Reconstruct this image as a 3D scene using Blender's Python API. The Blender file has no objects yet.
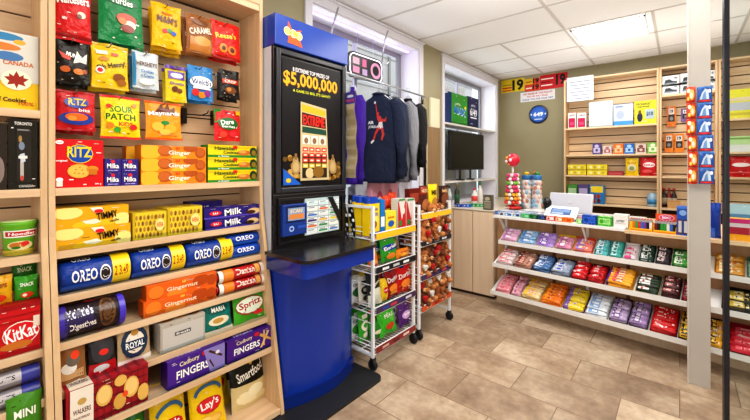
import bpy, math, random
from mathutils import Vector, Matrix
random.seed(7)
R = math.radians
SC = bpy.context.scene
COL = SC.collection
# ------------------------------------------------------------------ camera
F0, CX, HY, CZ = 365.0, 375.0, 166.0, 1.5
TH = R(39.9)
FW = (-math.sin(TH), math.cos(TH)); RT = (math.cos(TH), math.sin(TH))
def ray(px):
    a = (px-CX)/F0
    return (FW[0]+a*RT[0], FW[1]+a*RT[1])
def on_x(px, py, X):           # point of the plane x = X seen at a pixel
    r = ray(px); d = X/r[0]
    return Vector((X, r[1]*d, CZ-(py-HY)*d/F0))
def on_y(px, py, Y):
    r = ray(px); d = Y/r[1]
    return Vector((r[0]*d, Y, CZ-(py-HY)*d/F0))
def on_z(px, py, Z):
    r = ray(px); d = (CZ-Z)*F0/(py-HY)
    return Vector((r[0]*d, r[1]*d, Z))
cam = bpy.data.cameras.new('camera'); camo = bpy.data.objects.new('camera', cam); COL.objects.link(camo)
camo.location = (0, 0, CZ); camo.rotation_euler = (R(90), 0, TH)
cam.sensor_width = 36; cam.lens = 36*F0/750; cam.shift_y = -(210-HY)/750; cam.clip_start = .02
SC.camera = camo
SC.view_settings.view_transform = 'Standard'
SC.view_settings.look = 'None'
for lk in ('Medium High Contrast', 'High Contrast'):
    try: SC.view_settings.look = lk; break
    except TypeError: pass

SC.view_settings.exposure = -0.22
SC.cycles.max_bounces = 6; SC.cycles.transparent_max_bounces = 8
# ------------------------------------------------------------------ materials
_m = {}
def lin(h):
    h = h.lstrip('#')
    if len(h) == 3: h = ''.join(c*2 for c in h)
    out = []
    for i in (0, 2, 4):
        c = int(h[i:i+2], 16)/255
        out.append(c/12.92 if c <= .04045 else ((c+.055)/1.055)**2.4)
    return (*out, 1)
def mat(h, kind='plain'):
    k = (h, kind)
    if k in _m: return _m[k]
    m = bpy.data.materials.new('mat_%s_%s' % (kind, h.strip('#'))); m.use_nodes = True
    nt = m.node_tree; b = nt.nodes['Principled BSDF']
    b.inputs['Base Color'].default_value = lin(h)
    rough = dict(plain=.55, gloss=.22, foil=.28, matte=.85, metal=.3, paint=.4, cloth=.95, print=.4).get(kind, .5)
    b.inputs['Roughness'].default_value = rough
    if kind in ('foil', 'print'): b.inputs['Specular IOR Level'].default_value = .32
    if kind == 'metal': b.inputs['Metallic'].default_value = .9
    if kind == 'foil':
        n = nt.nodes.new('ShaderNodeTexNoise'); n.inputs['Scale'].default_value = 28; n.inputs['Detail'].default_value = 3
        t = nt.nodes.new('ShaderNodeTexCoord'); bp = nt.nodes.new('ShaderNodeBump'); bp.inputs['Strength'].default_value = .5; bp.inputs['Distance'].default_value = .02
        nt.links.new(t.outputs['Object'], n.inputs['Vector']); nt.links.new(n.outputs['Fac'], bp.inputs['Height']); nt.links.new(bp.outputs['Normal'], b.inputs['Normal'])
    if kind == 'cloth':
        n = nt.nodes.new('ShaderNodeTexNoise'); n.inputs['Scale'].default_value = 9; n.inputs['Detail'].default_value = 4
        bp = nt.nodes.new('ShaderNodeBump'); bp.inputs['Strength'].default_value = .6; bp.inputs['Distance'].default_value = .04
        nt.links.new(n.outputs['Fac'], bp.inputs['Height']); nt.links.new(bp.outputs['Normal'], b.inputs['Normal'])
    if kind == 'paint':
        n = nt.nodes.new('ShaderNodeTexNoise'); n.inputs['Scale'].default_value = 3; n.inputs['Detail'].default_value = 4
        t = nt.nodes.new('ShaderNodeTexCoord')
        mx = nt.nodes.new('ShaderNodeMixRGB'); c = lin(h)
        mx.inputs['Color1'].default_value = tuple(x*.92 for x in c[:3])+(1,); mx.inputs['Color2'].default_value = tuple(min(1, x*1.07) for x in c[:3])+(1,)
        nt.links.new(t.outputs['Object'], n.inputs['Vector']); nt.links.new(n.outputs['Fac'], mx.inputs['Fac']); nt.links.new(mx.outputs['Color'], b.inputs['Base Color'])
    if kind.startswith('emit'):
        b.inputs['Emission Color'].default_value = lin(h); b.inputs['Emission Strength'].default_value = float(kind[4:] or 1)
    if kind == 'clear':       # thin acrylic or cellophane
        nt.nodes.remove(b); o = nt.nodes['Material Output']
        tr = nt.nodes.new('ShaderNodeBsdfTransparent'); gl = nt.nodes.new('ShaderNodeBsdfGlossy'); gl.inputs['Roughness'].default_value = .08
        tr.inputs['Color'].default_value = lin(h)
        lw = nt.nodes.new('ShaderNodeLayerWeight'); lw.inputs['Blend'].default_value = .12
        fr = nt.nodes.new('ShaderNodeMath'); fr.operation = 'MULTIPLY'; fr.inputs[1].default_value = .35; nt.links.new(lw.outputs['Fresnel'], fr.inputs[0])
        mx = nt.nodes.new('ShaderNodeMixShader')
        nt.links.new(fr.outputs[0], mx.inputs[0]); nt.links.new(tr.outputs[0], mx.inputs[1]); nt.links.new(gl.outputs[0], mx.inputs[2]); nt.links.new(mx.outputs[0], o.inputs[0])
    _m[k] = m
    return m
def wood(h1, h2, name, axis=0, sc=1.0):
    k = ('wood', name)
    if k in _m: return _m[k]
    m = bpy.data.materials.new(name); m.use_nodes = True; nt = m.node_tree; b = nt.nodes['Principled BSDF']; b.inputs['Roughness'].default_value = .45
    t = nt.nodes.new('ShaderNodeTexCoord'); mp = nt.nodes.new('ShaderNodeMapping')
    s = [22*sc, 22*sc, 22*sc]; s[axis] = 1.2*sc; mp.inputs['Scale'].default_value = s
    n = nt.nodes.new('ShaderNodeTexNoise'); n.inputs['Scale'].default_value = 1.6; n.inputs['Detail'].default_value = 5
    cr = nt.nodes.new('ShaderNodeValToRGB'); cr.color_ramp.elements[0].color = lin(h1); cr.color_ramp.elements[1].color = lin(h2)
    cr.color_ramp.elements[0].position = .3; cr.color_ramp.elements[1].position = .7
    nt.links.new(t.outputs['Object'], mp.inputs['Vector']); nt.links.new(mp.outputs[0], n.inputs['Vector']); nt.links.new(n.outputs['Fac'], cr.inputs['Fac']); nt.links.new(cr.outputs[0], b.inputs['Base Color'])
    _m[k] = m
    return m
WY = wood('#d3b08a', '#e3c6a2', 'maple_wood_along', 1)
WX = wood('#d6b58e', '#e6cca6', 'maple_wood_across', 0)
WZ = wood('#cda97f', '#ddbe96', 'maple_wood_upright', 2)
CAB = wood('#d9bfa2', '#e3ccb1', 'pale_cabinet_wood', 2, .6)
# ------------------------------------------------------------------ text glyph cache
_t = {}
def glyphs(s, weight=0.012):
    k = (s, weight)
    if k in _t: return _t[k]
    c = bpy.data.curves.new('t', 'FONT'); c.body = s; c.resolution_u = 2; c.offset = weight; c.size = 1
    o = bpy.data.objects.new('t', c); me = bpy.data.meshes.new_from_object(o)
    vs = [v.co.copy() for v in me.vertices]; fs = [tuple(p.vertices) for p in me.polygons]
    bpy.data.objects.remove(o); bpy.data.curves.remove(c); bpy.data.meshes.remove(me)
    x0 = min(v.x for v in vs); x1 = max(v.x for v in vs); y0 = min(v.y for v in vs); y1 = max(v.y for v in vs)
    vs = [((v.x-x0)/(x1-x0)-.5, (v.y-y0)/(y1-y0)-.5) for v in vs]
    # orientation: make faces wind towards the viewer
    f = fs[0]; a, b, cc = vs[f[0]], vs[f[1]], vs[f[2]]
    _t[k] = (vs, fs)
    return _t[k]
# ------------------------------------------------------------------ geometry builder
class MB:
    def __init__(s, smooth=False): s.v = []; s.f = []; s.mi = []; s.m = []; s.sm = []; s.smooth = smooth
    def mid(s, m):
        if m not in s.m: s.m.append(m)
        return s.m.index(m)
    def add(s, vs, fs, m, smooth=None):
        n = len(s.v); s.v += [tuple(v) for v in vs]; i = s.mid(m)
        for f in fs: s.f.append(tuple(n+q for q in f)); s.mi.append(i); s.sm.append(s.smooth if smooth is None else smooth)
        return s
    def box(s, x0, x1, y0, y1, z0, z1, m, M=None):
        vs = [Vector((x, y, z)) for z in (z0, z1) for y in (y0, y1) for x in (x0, x1)]
        if M: vs = [M @ v for v in vs]
        return s.add(vs, [(0, 2, 3, 1), (4, 5, 7, 6), (0, 1, 5, 4), (2, 6, 7, 3), (0, 4, 6, 2), (1, 3, 7, 5)], m, False)
    def prism(s, pts, a0, a1, axis, m, smooth=False):   # polygon extruded along an axis; pts are the two other coordinates in order
        n = len(pts); vs = []
        for a in (a0, a1):
            for p in pts:
                q = list(p); q.insert(axis, a); vs.append(q)
        fs = [tuple(range(n)), tuple(range(2*n-1, n-1, -1))]
        s.add(vs, fs, m, False)
        return s.add(vs, [(i, (i+1) % n, n+(i+1) % n, n+i) for i in range(n)], m, smooth)
    def tube(s, pts, r, m, n=8, r2=None, cap=True):
        pts = [Vector(p) for p in pts]; vs = []; fs = []
        K = len(pts)
        for k, p in enumerate(pts):
            t = (pts[min(k+1, K-1)]-pts[max(k-1, 0)]).normalized()
            u = t.cross(Vector((0, 0, 1)))
            if u.length < 1e-3: u = t.cross(Vector((0, 1, 0)))
            u.normalize(); w = t.cross(u)
            rr = r if r2 is None else r+(r2-r)*k/(K-1)
            if isinstance(r, (list, tuple)): rr = r[k]
            for i in range(n):
                a = 2*math.pi*i/n; vs.append(p+u*math.cos(a)*rr+w*math.sin(a)*rr)
        for k in range(K-1):
            for i in range(n): fs.append((k*n+i, k*n+(i+1) % n, (k+1)*n+(i+1) % n, (k+1)*n+i))
        if cap: fs += [tuple(range(n-1, -1, -1)), tuple(range((K-1)*n, K*n))]
        return s.add(vs, fs, m, True)
    def lathe(s, prof, c, m, n=20, M=None, axis=2):    # prof: (r, h)
        vs = []; fs = []
        for r, h in prof:
            for i in range(n):
                a = 2*math.pi*i/n
                q = [r*math.cos(a), r*math.sin(a)]; q.insert(axis, h)
                v = Vector(q)+Vector(c); vs.append(M @ v if M else v)
        for k in range(len(prof)-1):
            for i in range(n): fs.append((k*n+i, k*n+(i+1) % n, (k+1)*n+(i+1) % n, (k+1)*n+i))
        fs += [tuple(range(n-1, -1, -1)), tuple(range((len(prof)-1)*n, len(prof)*n))]
        return s.add(vs, fs, m, True)
    def ball(s, c, r, m, n=12, k=8, sc=(1, 1, 1)):
        vs = []; fs = []
        for j in range(k+1):
            p = math.pi*j/k
            for i in range(n):
                a = 2*math.pi*i/n
                vs.append((c[0]+r*sc[0]*math.sin(p)*math.cos(a), c[1]+r*sc[1]*math.sin(p)*math.sin(a), c[2]+r*sc[2]*math.cos(p)))
        for j in range(k):
            for i in range(n): fs.append((j*n+i, (j+1)*n+i, (j+1)*n+(i+1) % n, j*n+(i+1) % n))
        return s.add(vs, fs, m, True)
    def grid(s, Fn, u0, v0, u1, v1, nu, nv, m, e=0, smooth=True):
        vs = [Fn(u0+(u1-u0)*i/nu, v0+(v1-v0)*j/nv, e) for j in range(nv+1) for i in range(nu+1)]
        fs = [(j*(nu+1)+i, j*(nu+1)+i+1, (j+1)*(nu+1)+i+1, (j+1)*(nu+1)+i) for j in range(nv) for i in range(nu)]
        return s.add(vs, fs, m, smooth)
    def art(s, Fn, items, e0=.0006, sub=6, kind='print', flat=True, asp=1.0):
        Fr = Fn; cl = lambda q: min(1, max(0, q)); Fn = (lambda u, v, e: Fr(cl(u), cl(v), e)) if flat else (lambda u, v, e: Fr(cl(u), v, e))
        for q, it in enumerate(items):
            e = e0*(1+q*.3) if flat else e0*(1+q*.12)
            k = it[0]
            if k == 'r':
                _, u0, v0, u1, v1, c = it[:6]
                nn = 1 if flat else max(2, int(sub*2*abs(u1-u0))); nv = 1 if flat else max(2, int(sub*2*abs(v1-v0)))
                s.grid(Fn, u0, v0, u1, v1, nn, nv, mat(c, kind), e)
            elif k == 'e':
                _, uc, vc, ru, rv, c = it[:6]; n = 14
                vs = [Fn(uc, vc, e)]; fs = []
                rings = (1,) if flat else (.5, 1)
                for rr in rings:
                    for i in range(n):
                        a = 2*math.pi*i/n; vs.append(Fn(uc+ru*rr*math.cos(a), vc+rv*rr*math.sin(a), e))
                for i in range(n): fs.append((0, 1+i, 1+(i+1) % n))
                if not flat:
                    for i in range(n): fs.append((1+i, 1+n+i, 1+n+(i+1) % n, 1+(i+1) % n))
                s.add(vs, fs, mat(c, kind), not flat)
            elif k == 'p':
                vs = [Fn(u, v, e) for u, v in it[1]]; s.add(vs, [tuple(range(len(vs)))], mat(it[2], kind), False)
            elif k == 't':
                _, txt, uc, vc, wu, hv, c = it[:7]; rot = R(it[7]) if len(it) > 7 else 0
                gv, gf = glyphs(txt, .045 if len(txt) <= 3 else .022); cr, sr = math.cos(rot), math.sin(rot)
                vs = []
                for x, y in gv:
                    X = x*wu; Y = y*hv
                    vs.append(Fn(uc+X*cr-Y*sr/asp, vc+X*sr*asp+Y*cr, e))
                s.add(vs, gf, mat(c, kind), False)
        return s
    def build(s, name, parent=None, bevel=0, loc=None, rotz=0, seg=2):
        me = bpy.data.meshes.new(name); me.from_pydata(s.v, [], s.f)
        for m in s.m: me.materials.append(m)
        for p, i, sm in zip(me.polygons, s.mi, s.sm): p.material_index = i; p.use_smooth = sm
        me.validate(); me.update()
        o = bpy.data.objects.new(name, me); COL.objects.link(o)
        if parent: o.parent = parent
        if loc is not None: o.location = loc
        if rotz: o.rotation_euler[2] = rotz
        if bevel:
            b = o.modifiers.new('b', 'BEVEL'); b.width = bevel; b.segments = seg; b.limit_method = 'ANGLE'; b.angle_limit = R(40)
        return o
def tag(o, label=None, cat=None, group=None, kind=None):
    if label: o['label'] = label
    if cat: o['category'] = cat
    if group: o['group'] = group
    if kind: o['kind'] = kind
    return o
def empty(name, loc=(0, 0, 0), rz=0, **k):
    o = bpy.data.objects.new(name, None); COL.objects.link(o); o.location = loc; o.rotation_euler[2] = rz
    o.empty_display_size = .05
    return tag(o, **k)
def copy_tree(o, parent=None):
    c = o.copy(); COL.objects.link(c); c.parent = parent
    for ch in o.children: copy_tree(ch, c)
    return c
# ------------------------------------------------------------------ product shapes (local: X right, -Y to the viewer, Z up, origin bottom centre)
def micro(art, w):      # small print: rows of tiny marks low and high on a pack
    if len(art) < 2 or w < .05: return list(art)
    r_ = random.Random(len(art)*31+int(w*1e4)); out = []
    for q in range(9):
        u = r_.uniform(.04, .86); v = r_.choice([r_.uniform(.02, .16), r_.uniform(.84, .95), r_.uniform(.05, .95)])
        out.append(('r', u, v, u+r_.uniform(.03, .11), v+r_.uniform(.008, .022), r_.choice(['#f4efe6', '#2a2220', '#f4efe6', '#c8b89a'])))
    return out+list(art)
def carton(name, w, d, h, base, front=(), top=(), side=None, kind='print'):
    mb = MB(); b = mat(base, kind)
    mb.box(-w/2, w/2, -d/2, d/2, 0, h, b)
    if side:
        mb.grid(lambda u, v, e: (w/2+e, -d/2+u*d, v*h), 0, 0, 1, 1, 1, 1, mat(side, kind), .0004)
        mb.grid(lambda u, v, e: (-w/2-e, d/2-u*d, v*h), 0, 0, 1, 1, 1, 1, mat(side, kind), .0004)
    mb.art(lambda u, v, e: (-w/2+u*w, -d/2-e, v*h), micro(front, w), asp=w/h)
    mb.art(lambda u, v, e: (-w/2+u*w, -d/2+v*d, h+e), top, asp=w/d)
    return mb.build(name)
def pouch(name, w, h, T, base, art=(), seal=.05, edge=None, back=None, hole=False, lean=0, kind='foil'):
    mb = MB(True)
    ph = random.random()*6
    def Fn(u, v, e, sgn=-1):
        tu = max(0, math.sin(math.pi*min(1, max(0, u))))**.55
        vv = (v-seal)/(1-2*seal); tv = 0 if vv <= 0 or vv >= 1 else math.sin(math.pi*vv)**.45
        pin = 1-.05*tv
        y = sgn*(T/2*tu*tv*(.9+.1*math.sin(7*u+5*v+ph))+.0006)
        y += .006*math.sin(9*u+ph)*(1-tv)
        x = (u-.5)*w*pin
        z = v*h
        return (x, y+sgn*e+math.tan(lean)*z, z)
    b = mat(base, kind)
    mb.grid(Fn, 0, 0, 1, 1, 14, 18, b)
    mb.grid(lambda u, v, e: Fn(1-u, v, e, 1), 0, 0, 1, 1, 14, 18, mat(back or base, kind))
    items = list(art)
    if edge: items = [('r', 0.0, 0, 1, seal, edge), ('r', 0, 1-seal, 1, 1, edge)]+items
    mb.art(Fn, micro(items, w), e0=.0022, flat=False, kind='gloss', asp=w/h)
    return mb.build(name)
def roll(name, L, r, base, art=(), endc=None, twist=False, flat=1.0, kind='foil'):   # biscuit roll lying along X
    mb = MB(True); n = 20
    prof = [(.15, -L/2), (.55, -L/2+.004), (.97, -L/2+.014), (1, -L/2+.03), (1, L/2-.03), (.97, L/2-.014), (.55, L/2-.004), (.15, L/2)]
    if twist: prof = [(.5, -L/2-.012), (.75, -L/2-.006), (.35, -L/2+.006), (.9, -L/2+.016), (1, -L/2+.03), (1, L/2-.03), (.9, L/2-.016), (.35, L/2-.006), (.75, L/2+.006), (.5, L/2+.012)]
    mb.lathe([(r*a, b) for a, b in prof], (0, 0, r*flat), mat(base, kind), n, axis=0, M=Matrix.Translation((0, 0, 0)) @ Matrix.Diagonal((1, 1, 1, 1)))
    mb.v = [(x, y, r*flat+(z-r*flat)*flat) for x, y, z in mb.v]
    def Fn(u, v, e):
        a = R(-50+v*150); rr = r+e
        return ((u-.5)*L, -math.cos(a)*rr, r*flat+math.sin(a)*rr*flat)
    if endc:
        mb.art(Fn, [('r', 0.0, -.2, .09, 1.3, endc), ('r', .91, -.2, 1.0, 1.3, endc)], e0=.0006, flat=False, kind='foil')
    mb.art(Fn, art, e0=.0010, flat=False, kind='gloss', sub=8, asp=L/(r*2.6))
    return mb.build(name)
def put(o, x, y, z, rz=0, **k):
    o.location = (x, y, z); o.rotation_euler[2] = rz
    return tag(o, **k)
# ================================================================== THE SETTING
XW, YB, H = -2.32, 6.05, 2.95
X1, Y0 = 2.3, -1.6
OLIVE = mat('#9c9373', 'paint'); TRIMW = mat('#dcdae0', 'paint'); WHITE = mat('#f1efec', 'paint')
def floor_mat():
    m = bpy.data.materials.new('stone_look_vinyl_tiles'); m.use_nodes = True; nt = m.node_tree; N = nt.nodes; L = nt.links; b = N['Principled BSDF']
    t = N.new('ShaderNodeTexCoord'); mp = N.new('ShaderNodeMapping'); mp.inputs['Location'].default_value = (.88+5.85, -2.47+.36*7+3.6, 0)
    br = N.new('ShaderNodeTexBrick'); br.offset = .5; br.inputs['Scale'].default_value = 1; br.inputs['Brick Width'].default_value = .585; br.inputs['Row Height'].default_value = .36
    br.inputs['Mortar Size'].default_value = .0035; br.inputs['Mortar Smooth'].default_value = .3; br.inputs['Bias'].default_value = 0
    br.inputs['Color1'].default_value = (0, 0, 0, 1); br.inputs['Color2'].default_value = (1, 1, 1, 1); br.inputs['Mortar'].default_value = (.5, .5, .5, 1)
    L.new(t.outputs['Object'], mp.inputs[0]); L.new(mp.outputs[0], br.inputs['Vector'])
    n1 = N.new('ShaderNodeTexNoise'); n1.inputs['Scale'].default_value = 2.6; n1.inputs['Detail'].default_value = 6; n1.inputs['Roughness'].default_value = .65
    va = N.new('ShaderNodeVectorMath'); va.operation = 'ADD'; sc = N.new('ShaderNodeVectorMath'); sc.operation = 'SCALE'; sc.inputs['Scale'].default_value = 3.7
    L.new(br.outputs['Color'], sc.inputs[0]); L.new(t.outputs['Object'], va.inputs[0]); L.new(sc.outputs[0], va.inputs[1]); L.new(va.outputs[0], n1.inputs['Vector'])
    cr = N.new('ShaderNodeValToRGB'); e = cr.color_ramp.elements
    e[0].position = .3; e[0].color = lin('#86705c'); e[1].position = .70; e[1].color = lin('#c8b69e')
    e.new(.46).color = lin('#a28b74'); e.new(.55).color = lin('#b39e87')
    L.new(n1.outputs['Fac'], cr.inputs['Fac'])
    n2 = N.new('ShaderNodeTexNoise'); n2.inputs['Scale'].default_value = 22; n2.inputs['Detail'].default_value = 5
    L.new(t.outputs['Object'], n2.inputs['Vector'])
    m1 = N.new('ShaderNodeMixRGB'); m1.blend_type = 'OVERLAY'; m1.inputs['Fac'].default_value = .35; L.new(cr.outputs[0], m1.inputs['Color1']); L.new(n2.outputs['Fac'], m1.inputs['Color2'])
    m2 = N.new('ShaderNodeMixRGB'); m2.blend_type = 'OVERLAY'; m2.inputs['Fac'].default_value = .13; L.new(m1.outputs[0], m2.inputs['Color1']); L.new(br.outputs['Color'], m2.inputs['Color2'])
    m3 = N.new('ShaderNodeMixRGB'); m3.blend_type = 'MIX'; mul = N.new('ShaderNodeMath'); mul.operation = 'MULTIPLY'; mul.inputs[1].default_value = .8
    L.new(br.outputs['Fac'], mul.inputs[0]); L.new(mul.outputs[0], m3.inputs['Fac']); L.new(m2.outputs[0], m3.inputs['Color1']); m3.inputs['Color2'].default_value = lin('#6b543f')
    L.new(m3.outputs[0], b.inputs['Base Color']); b.inputs['Roughness'].default_value = .42
    bp = N.new('ShaderNodeBump'); bp.inputs['Strength'].default_value = .25; bp.inputs['Distance'].default_value = .004; L.new(n2.outputs['Fac'], bp.inputs['Height']); L.new(bp.outputs[0], b.inputs['Normal'])
    return m
def ceil_mat():
    m = bpy.data.materials.new('white_ceiling_tiles'); m.use_nodes = True; nt = m.node_tree; N = nt.nodes; L = nt.links; b = N['Principled BSDF']; b.inputs['Roughness'].default_value = .9
    t = N.new('ShaderNodeTexCoord'); n = N.new('ShaderNodeTexNoise'); n.inputs['Scale'].default_value = 60; n.inputs['Detail'].default_value = 6
    n2 = N.new('ShaderNodeTexNoise'); n2.inputs['Scale'].default_value = 1.1
    mx = N.new('ShaderNodeMixRGB'); mx.inputs['Color1'].default_value = lin('#e9e7e3'); mx.inputs['Color2'].default_value = lin('#fbfaf8')
    a = N.new('ShaderNodeMath'); a.operation = 'ADD'; s = N.new('ShaderNodeMath'); s.operation = 'MULTIPLY'; s.inputs[1].default_value = .5
    L.new(t.outputs['Object'], n.inputs['Vector']); L.new(t.outputs['Object'], n2.inputs['Vector']); L.new(n.outputs['Fac'], a.inputs[0]); L.new(n2.outputs['Fac'], a.inputs[1]); L.new(a.outputs[0], s.inputs[0]); L.new(s.outputs[0], mx.inputs['Fac'])
    L.new(mx.outputs[0], b.inputs['Base Color'])
    return m
mb = MB(); mb.box(XW-.3, X1+.1, Y0-.1, YB+.1, -.1, 0, floor_mat()); tag(mb.build('floor'), kind='structure')
mb = MB(); mb.box(XW-.3, X1+.1, Y0-.1, YB+.1, H, H+.1, ceil_mat()); CEIL = tag(mb.build('ceiling'), kind='structure')
# suspended grid of the ceiling: tees along both directions
LX0, LX1, LY0, LY1 = -.90, -.25, 4.31, 4.94
mb = MB(); g = mat('#cfcac4'); tw = .012
ys = [5.65, 4.97, 4.27, 3.53, 2.81, 2.1, 1.39, .68, -.03, -.74]
for y in ys: mb.box(XW, X1, y-tw, y+tw, H-.006, H, g)
for x in (-.94, .5, 1.94): mb.box(x-tw, x+tw, Y0, YB, H-.0075, H, g)
for x in (-1.64, -.2, 1.24):
    for y0, y1 in ((5.65, YB), (4.97, 5.65), (4.27, 4.97)): mb.box(x-tw, x+tw, y0, y1, H-.006, H, g)
mb.build('ceiling_grid', CEIL)
# left wall with the two window openings
W1 = (1.96, 3.56, .9, 2.84); W2 = (4.14, 5.86, .99, 2.83); WT = .3
mb = MB()
mb.box(XW-WT, XW, Y0, W1[0], 0, H, OLIVE); mb.box(XW-WT, XW, W1[1], W2[0], 0, H, OLIVE); mb.box(XW-WT, XW, W2[1], YB, 0, H, OLIVE)
for w in (W1, W2): mb.box(XW-WT, XW, w[0], w[1], 0, w[2], OLIVE); mb.box(XW-WT, XW, w[0], w[1], w[3], H, OLIVE)
tag(mb.build('wall_left'), kind='structure')
mb = MB(); mb.box(XW-WT, X1, YB, YB+.1, 0, H, OLIVE); tag(mb.build('wall_back'), kind='structure')
mb = MB(); mb.box(X1, X1+.1, Y0, YB, 0, H, mat('#cfc8b4', 'paint')); tag(mb.build('wall_right'), kind='structure')
mb = MB(); mb.box(XW-WT, X1, Y0-.1, Y0, 0, 1.0, mat('#cfc8b4', 'paint')); mb.box(XW-WT, X1, Y0-.1, Y0, 2.3, H, mat('#cfc8b4', 'paint')); tag(mb.build('wall_front'), kind='structure')
for n, w in ((1, W1), (2, W2)):
    r = tag(empty('window_%d' % n, (XW-WT, (w[0]+w[1])/2, w[2])), kind='structure')
    def kid(mb, name, bev=0, r=r):
        o = mb.build(name, None, bev); o.parent = r; o.matrix_parent_inverse = Matrix.Translation(r.location).inverted(); return o
    mb = MB(); c = .075 if n == 1 else .055; t = .02; e = min(H-.03, w[3]+.075); 
    mb.box(XW, XW+t, w[0]-c, w[0], w[2], e, TRIMW); mb.box(XW, XW+t, w[1], w[1]+c, w[2], e, TRIMW); mb.box(XW, XW+t, w[0], w[1], w[3], e, TRIMW)
    mb.box(XW, XW+t+.012, w[0]-c-.012, w[1]+c+.012, e, e+.02, TRIMW)
    kid(mb, 'casing', .003)
    mb = MB(); L = mat('#f2eff6', 'paint'); t = .012
    mb.box(XW-WT, XW, w[0], w[0]+t, w[2], w[3], L); mb.box(XW-WT, XW, w[1]-t, w[1], w[2], w[3], L); mb.box(XW-WT, XW, w[0]+t, w[1]-t, w[3]-t, w[3], L); mb.box(XW-WT, XW, w[0]+t, w[1]-t, w[2], w[2]+t, L)
    kid(mb, 'reveal')
    mb = MB(); fm = mat('#8e8d93', 'paint'); x = XW-WT+.02
    mb.box(x, x+.04, w[0]+t, w[0]+.07, w[2]+t, w[3]-t, fm); mb.box(x, x+.04, w[1]-.07, w[1]-t, w[2]+t, w[3]-t, fm); mb.box(x, x+.04, w[0]+.07, w[1]-.07, w[3]-.07, w[3]-t, fm); mb.box(x, x+.04, w[0]+.07, w[1]-.07, w[2]+t, w[2]+.06, fm)
    ym = (w[0]+w[1])/2; mb.box(x, x+.035, ym-.02, ym+.02, w[2]+.06, w[3]-.07, mat('#cfc9dd', 'paint'))
    kid(mb, 'window_frame', .003)
    mb = MB(); mb.box(x+.015, x+.018, w[0]+.07, w[1]-.07, w[2]+.06, w[3]-.07, mat('#f4f8fa', 'clear')); kid(mb, 'glass')
    if n == 1:
        mb = MB(); mb.box(XW-.12, XW-.10, w[0]+.05, w[1]-.05, w[3]-.024, w[3]-t, mat('#cf9cff', 'emit3')); kid(mb, 'light_strip')
# what stands outside the windows
mb = MB(); mb.box(-4.3, -4.2, -1, 9, 0, 1.75, mat('#dfe3ec', 'paint'))
mb.box(-4.3, -4.2, -1, 9, 1.75, 5.2, mat('#b6afaa', 'paint'))
for z in (2.3, 2.9, 3.5): mb.box(-4.2, -4.19, -1, 9, z, z+.015, mat('#8d8783'))
for y in (1.2, 3.2, 5.4, 7.4): mb.box(-4.2, -4.17, y, y+.05, 0, 5.2, mat('#8d8783'))
tag(mb.build('neighbouring_wall'), 'pale neighbouring wall with grey upper cladding seen through the windows', 'wall')
mb = MB(); mb.box(-4.9, XW-WT-.02, -1, 9, -.1, 0, mat('#b9b7b3', 'paint')); tag(mb.build('pavement'), kind='structure')
# pillar in front of the counter
mb = MB(); PM = mat('#b5afa8', 'paint'); mb.box(.042, .157, 3.325, 3.44, 0, H, PM); mb.box(.038, .046, 3.32, 3.445, 0, H, mat('#c6c0b9', 'paint'))
tag(mb.build('trim_1', bevel=.002), kind='structure')
# glass partition with a dark edge post, close to the camera on the right
def fwd_pt(px, d): r = ray(px); return (r[0]*d, r[1]*d)
gx, gy = fwd_pt(725.6, 1.2); hx, hy = fwd_pt(990, 1.0)
ang = math.atan2(hy-gy, hx-gx); LG = math.hypot(hx-gx, hy-gy)
r = tag(empty('door_1', (gx, gy, 0), ang), kind='structure')
mb = MB(); mb.box(-.006, .008, -.008, .008, .0, 2.93, mat('#23232b', 'gloss')); mb.build('door_edge', r, .002)
mb = MB(); mb.box(.008, LG, -.003, .003, .01, 2.9, mat('#f3f6f6', 'clear')); mb.build('glass', r)
# ceiling lights
def panel(x0, x1, y0, y1, lab, **k):
    r = empty('ceiling_light', ((x0+x1)/2, (y0+y1)/2, H), label=lab, cat='ceiling light', **k)
    a, b = (x1-x0)/2, (y1-y0)/2
    mb = MB(); f = mat('#e9e7e3')
    mb.box(-a, a, -b, -b+.018, -.02, -.008, f); mb.box(-a, a, b-.018, b, -.02, -.008, f); mb.box(-a, -a+.018, -b, b, -.02, -.008, f); mb.box(a-.018, a, -b, b, -.02, -.008, f); mb.build('frame', r)
    mb = MB(); mb.box(-a+.018, a-.018, -b+.018, b-.018, -.014, -.009, mat('#fffdf8', 'emit7')); mb.build('diffuser', r)
panel(LX0, LX1, LY0, LY1, 'square lit ceiling light panel above the sales counter, left of the pillar')
panel(.54, 1.19, 4.31, 4.94, 'square lit ceiling light panel at the right edge, built as a glass door reflection')  # solid stand-in for the light panel's reflection in the door glass
def area(name, loc, rot, sx, sy, P, c=(1, 1, 1)):
    l = bpy.data.lights.new(name, 'AREA'); l.shape = 'RECTANGLE'; l.size = sx; l.size_y = sy; l.energy = P; l.color = c
    o = bpy.data.objects.new(name, l); COL.objects.link(o); o.location = loc; o.rotation_euler = rot; return o
area('ceiling_fill', (-.4, 1.2, H-.05), (0, 0, 0), 2.2, 1.6, 52, (1, .96, .9))  # four fill lights added under the ceiling, without fixtures
area('ceiling_fill', (-.8, 3.3, H-.05), (0, 0, 0), 1.8, .8, 32, (1, .97, .93))
area('ceiling_fill', (1.2, 2.5, H-.05), (0, 0, 0), 1.2, 1.6, 18, (1, .97, .93))
area('ceiling_fill', (-.9, 5.2, H-.05), (0, 0, 0), 1.6, .5, 14, (1, .98, .95))
area('ceiling_wash_fill', (-.2, 1.9, 2.25), (R(180), 0, 0), 2.4, 2.4, 26, (1, .99, .97))  # two added uplights that only brighten the ceiling
area('ceiling_wash_fill', (-.3, 4.9, 1.9), (R(180), 0, 0), 2.0, .5, 12, (1, .99, .97))
area('front_fill', (.9, -.9, 1.7), (R(90), 0, R(22)), 1.8, 1.8, 20, (1, .97, .94))  # added soft fill from behind the camera, no real source there
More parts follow.
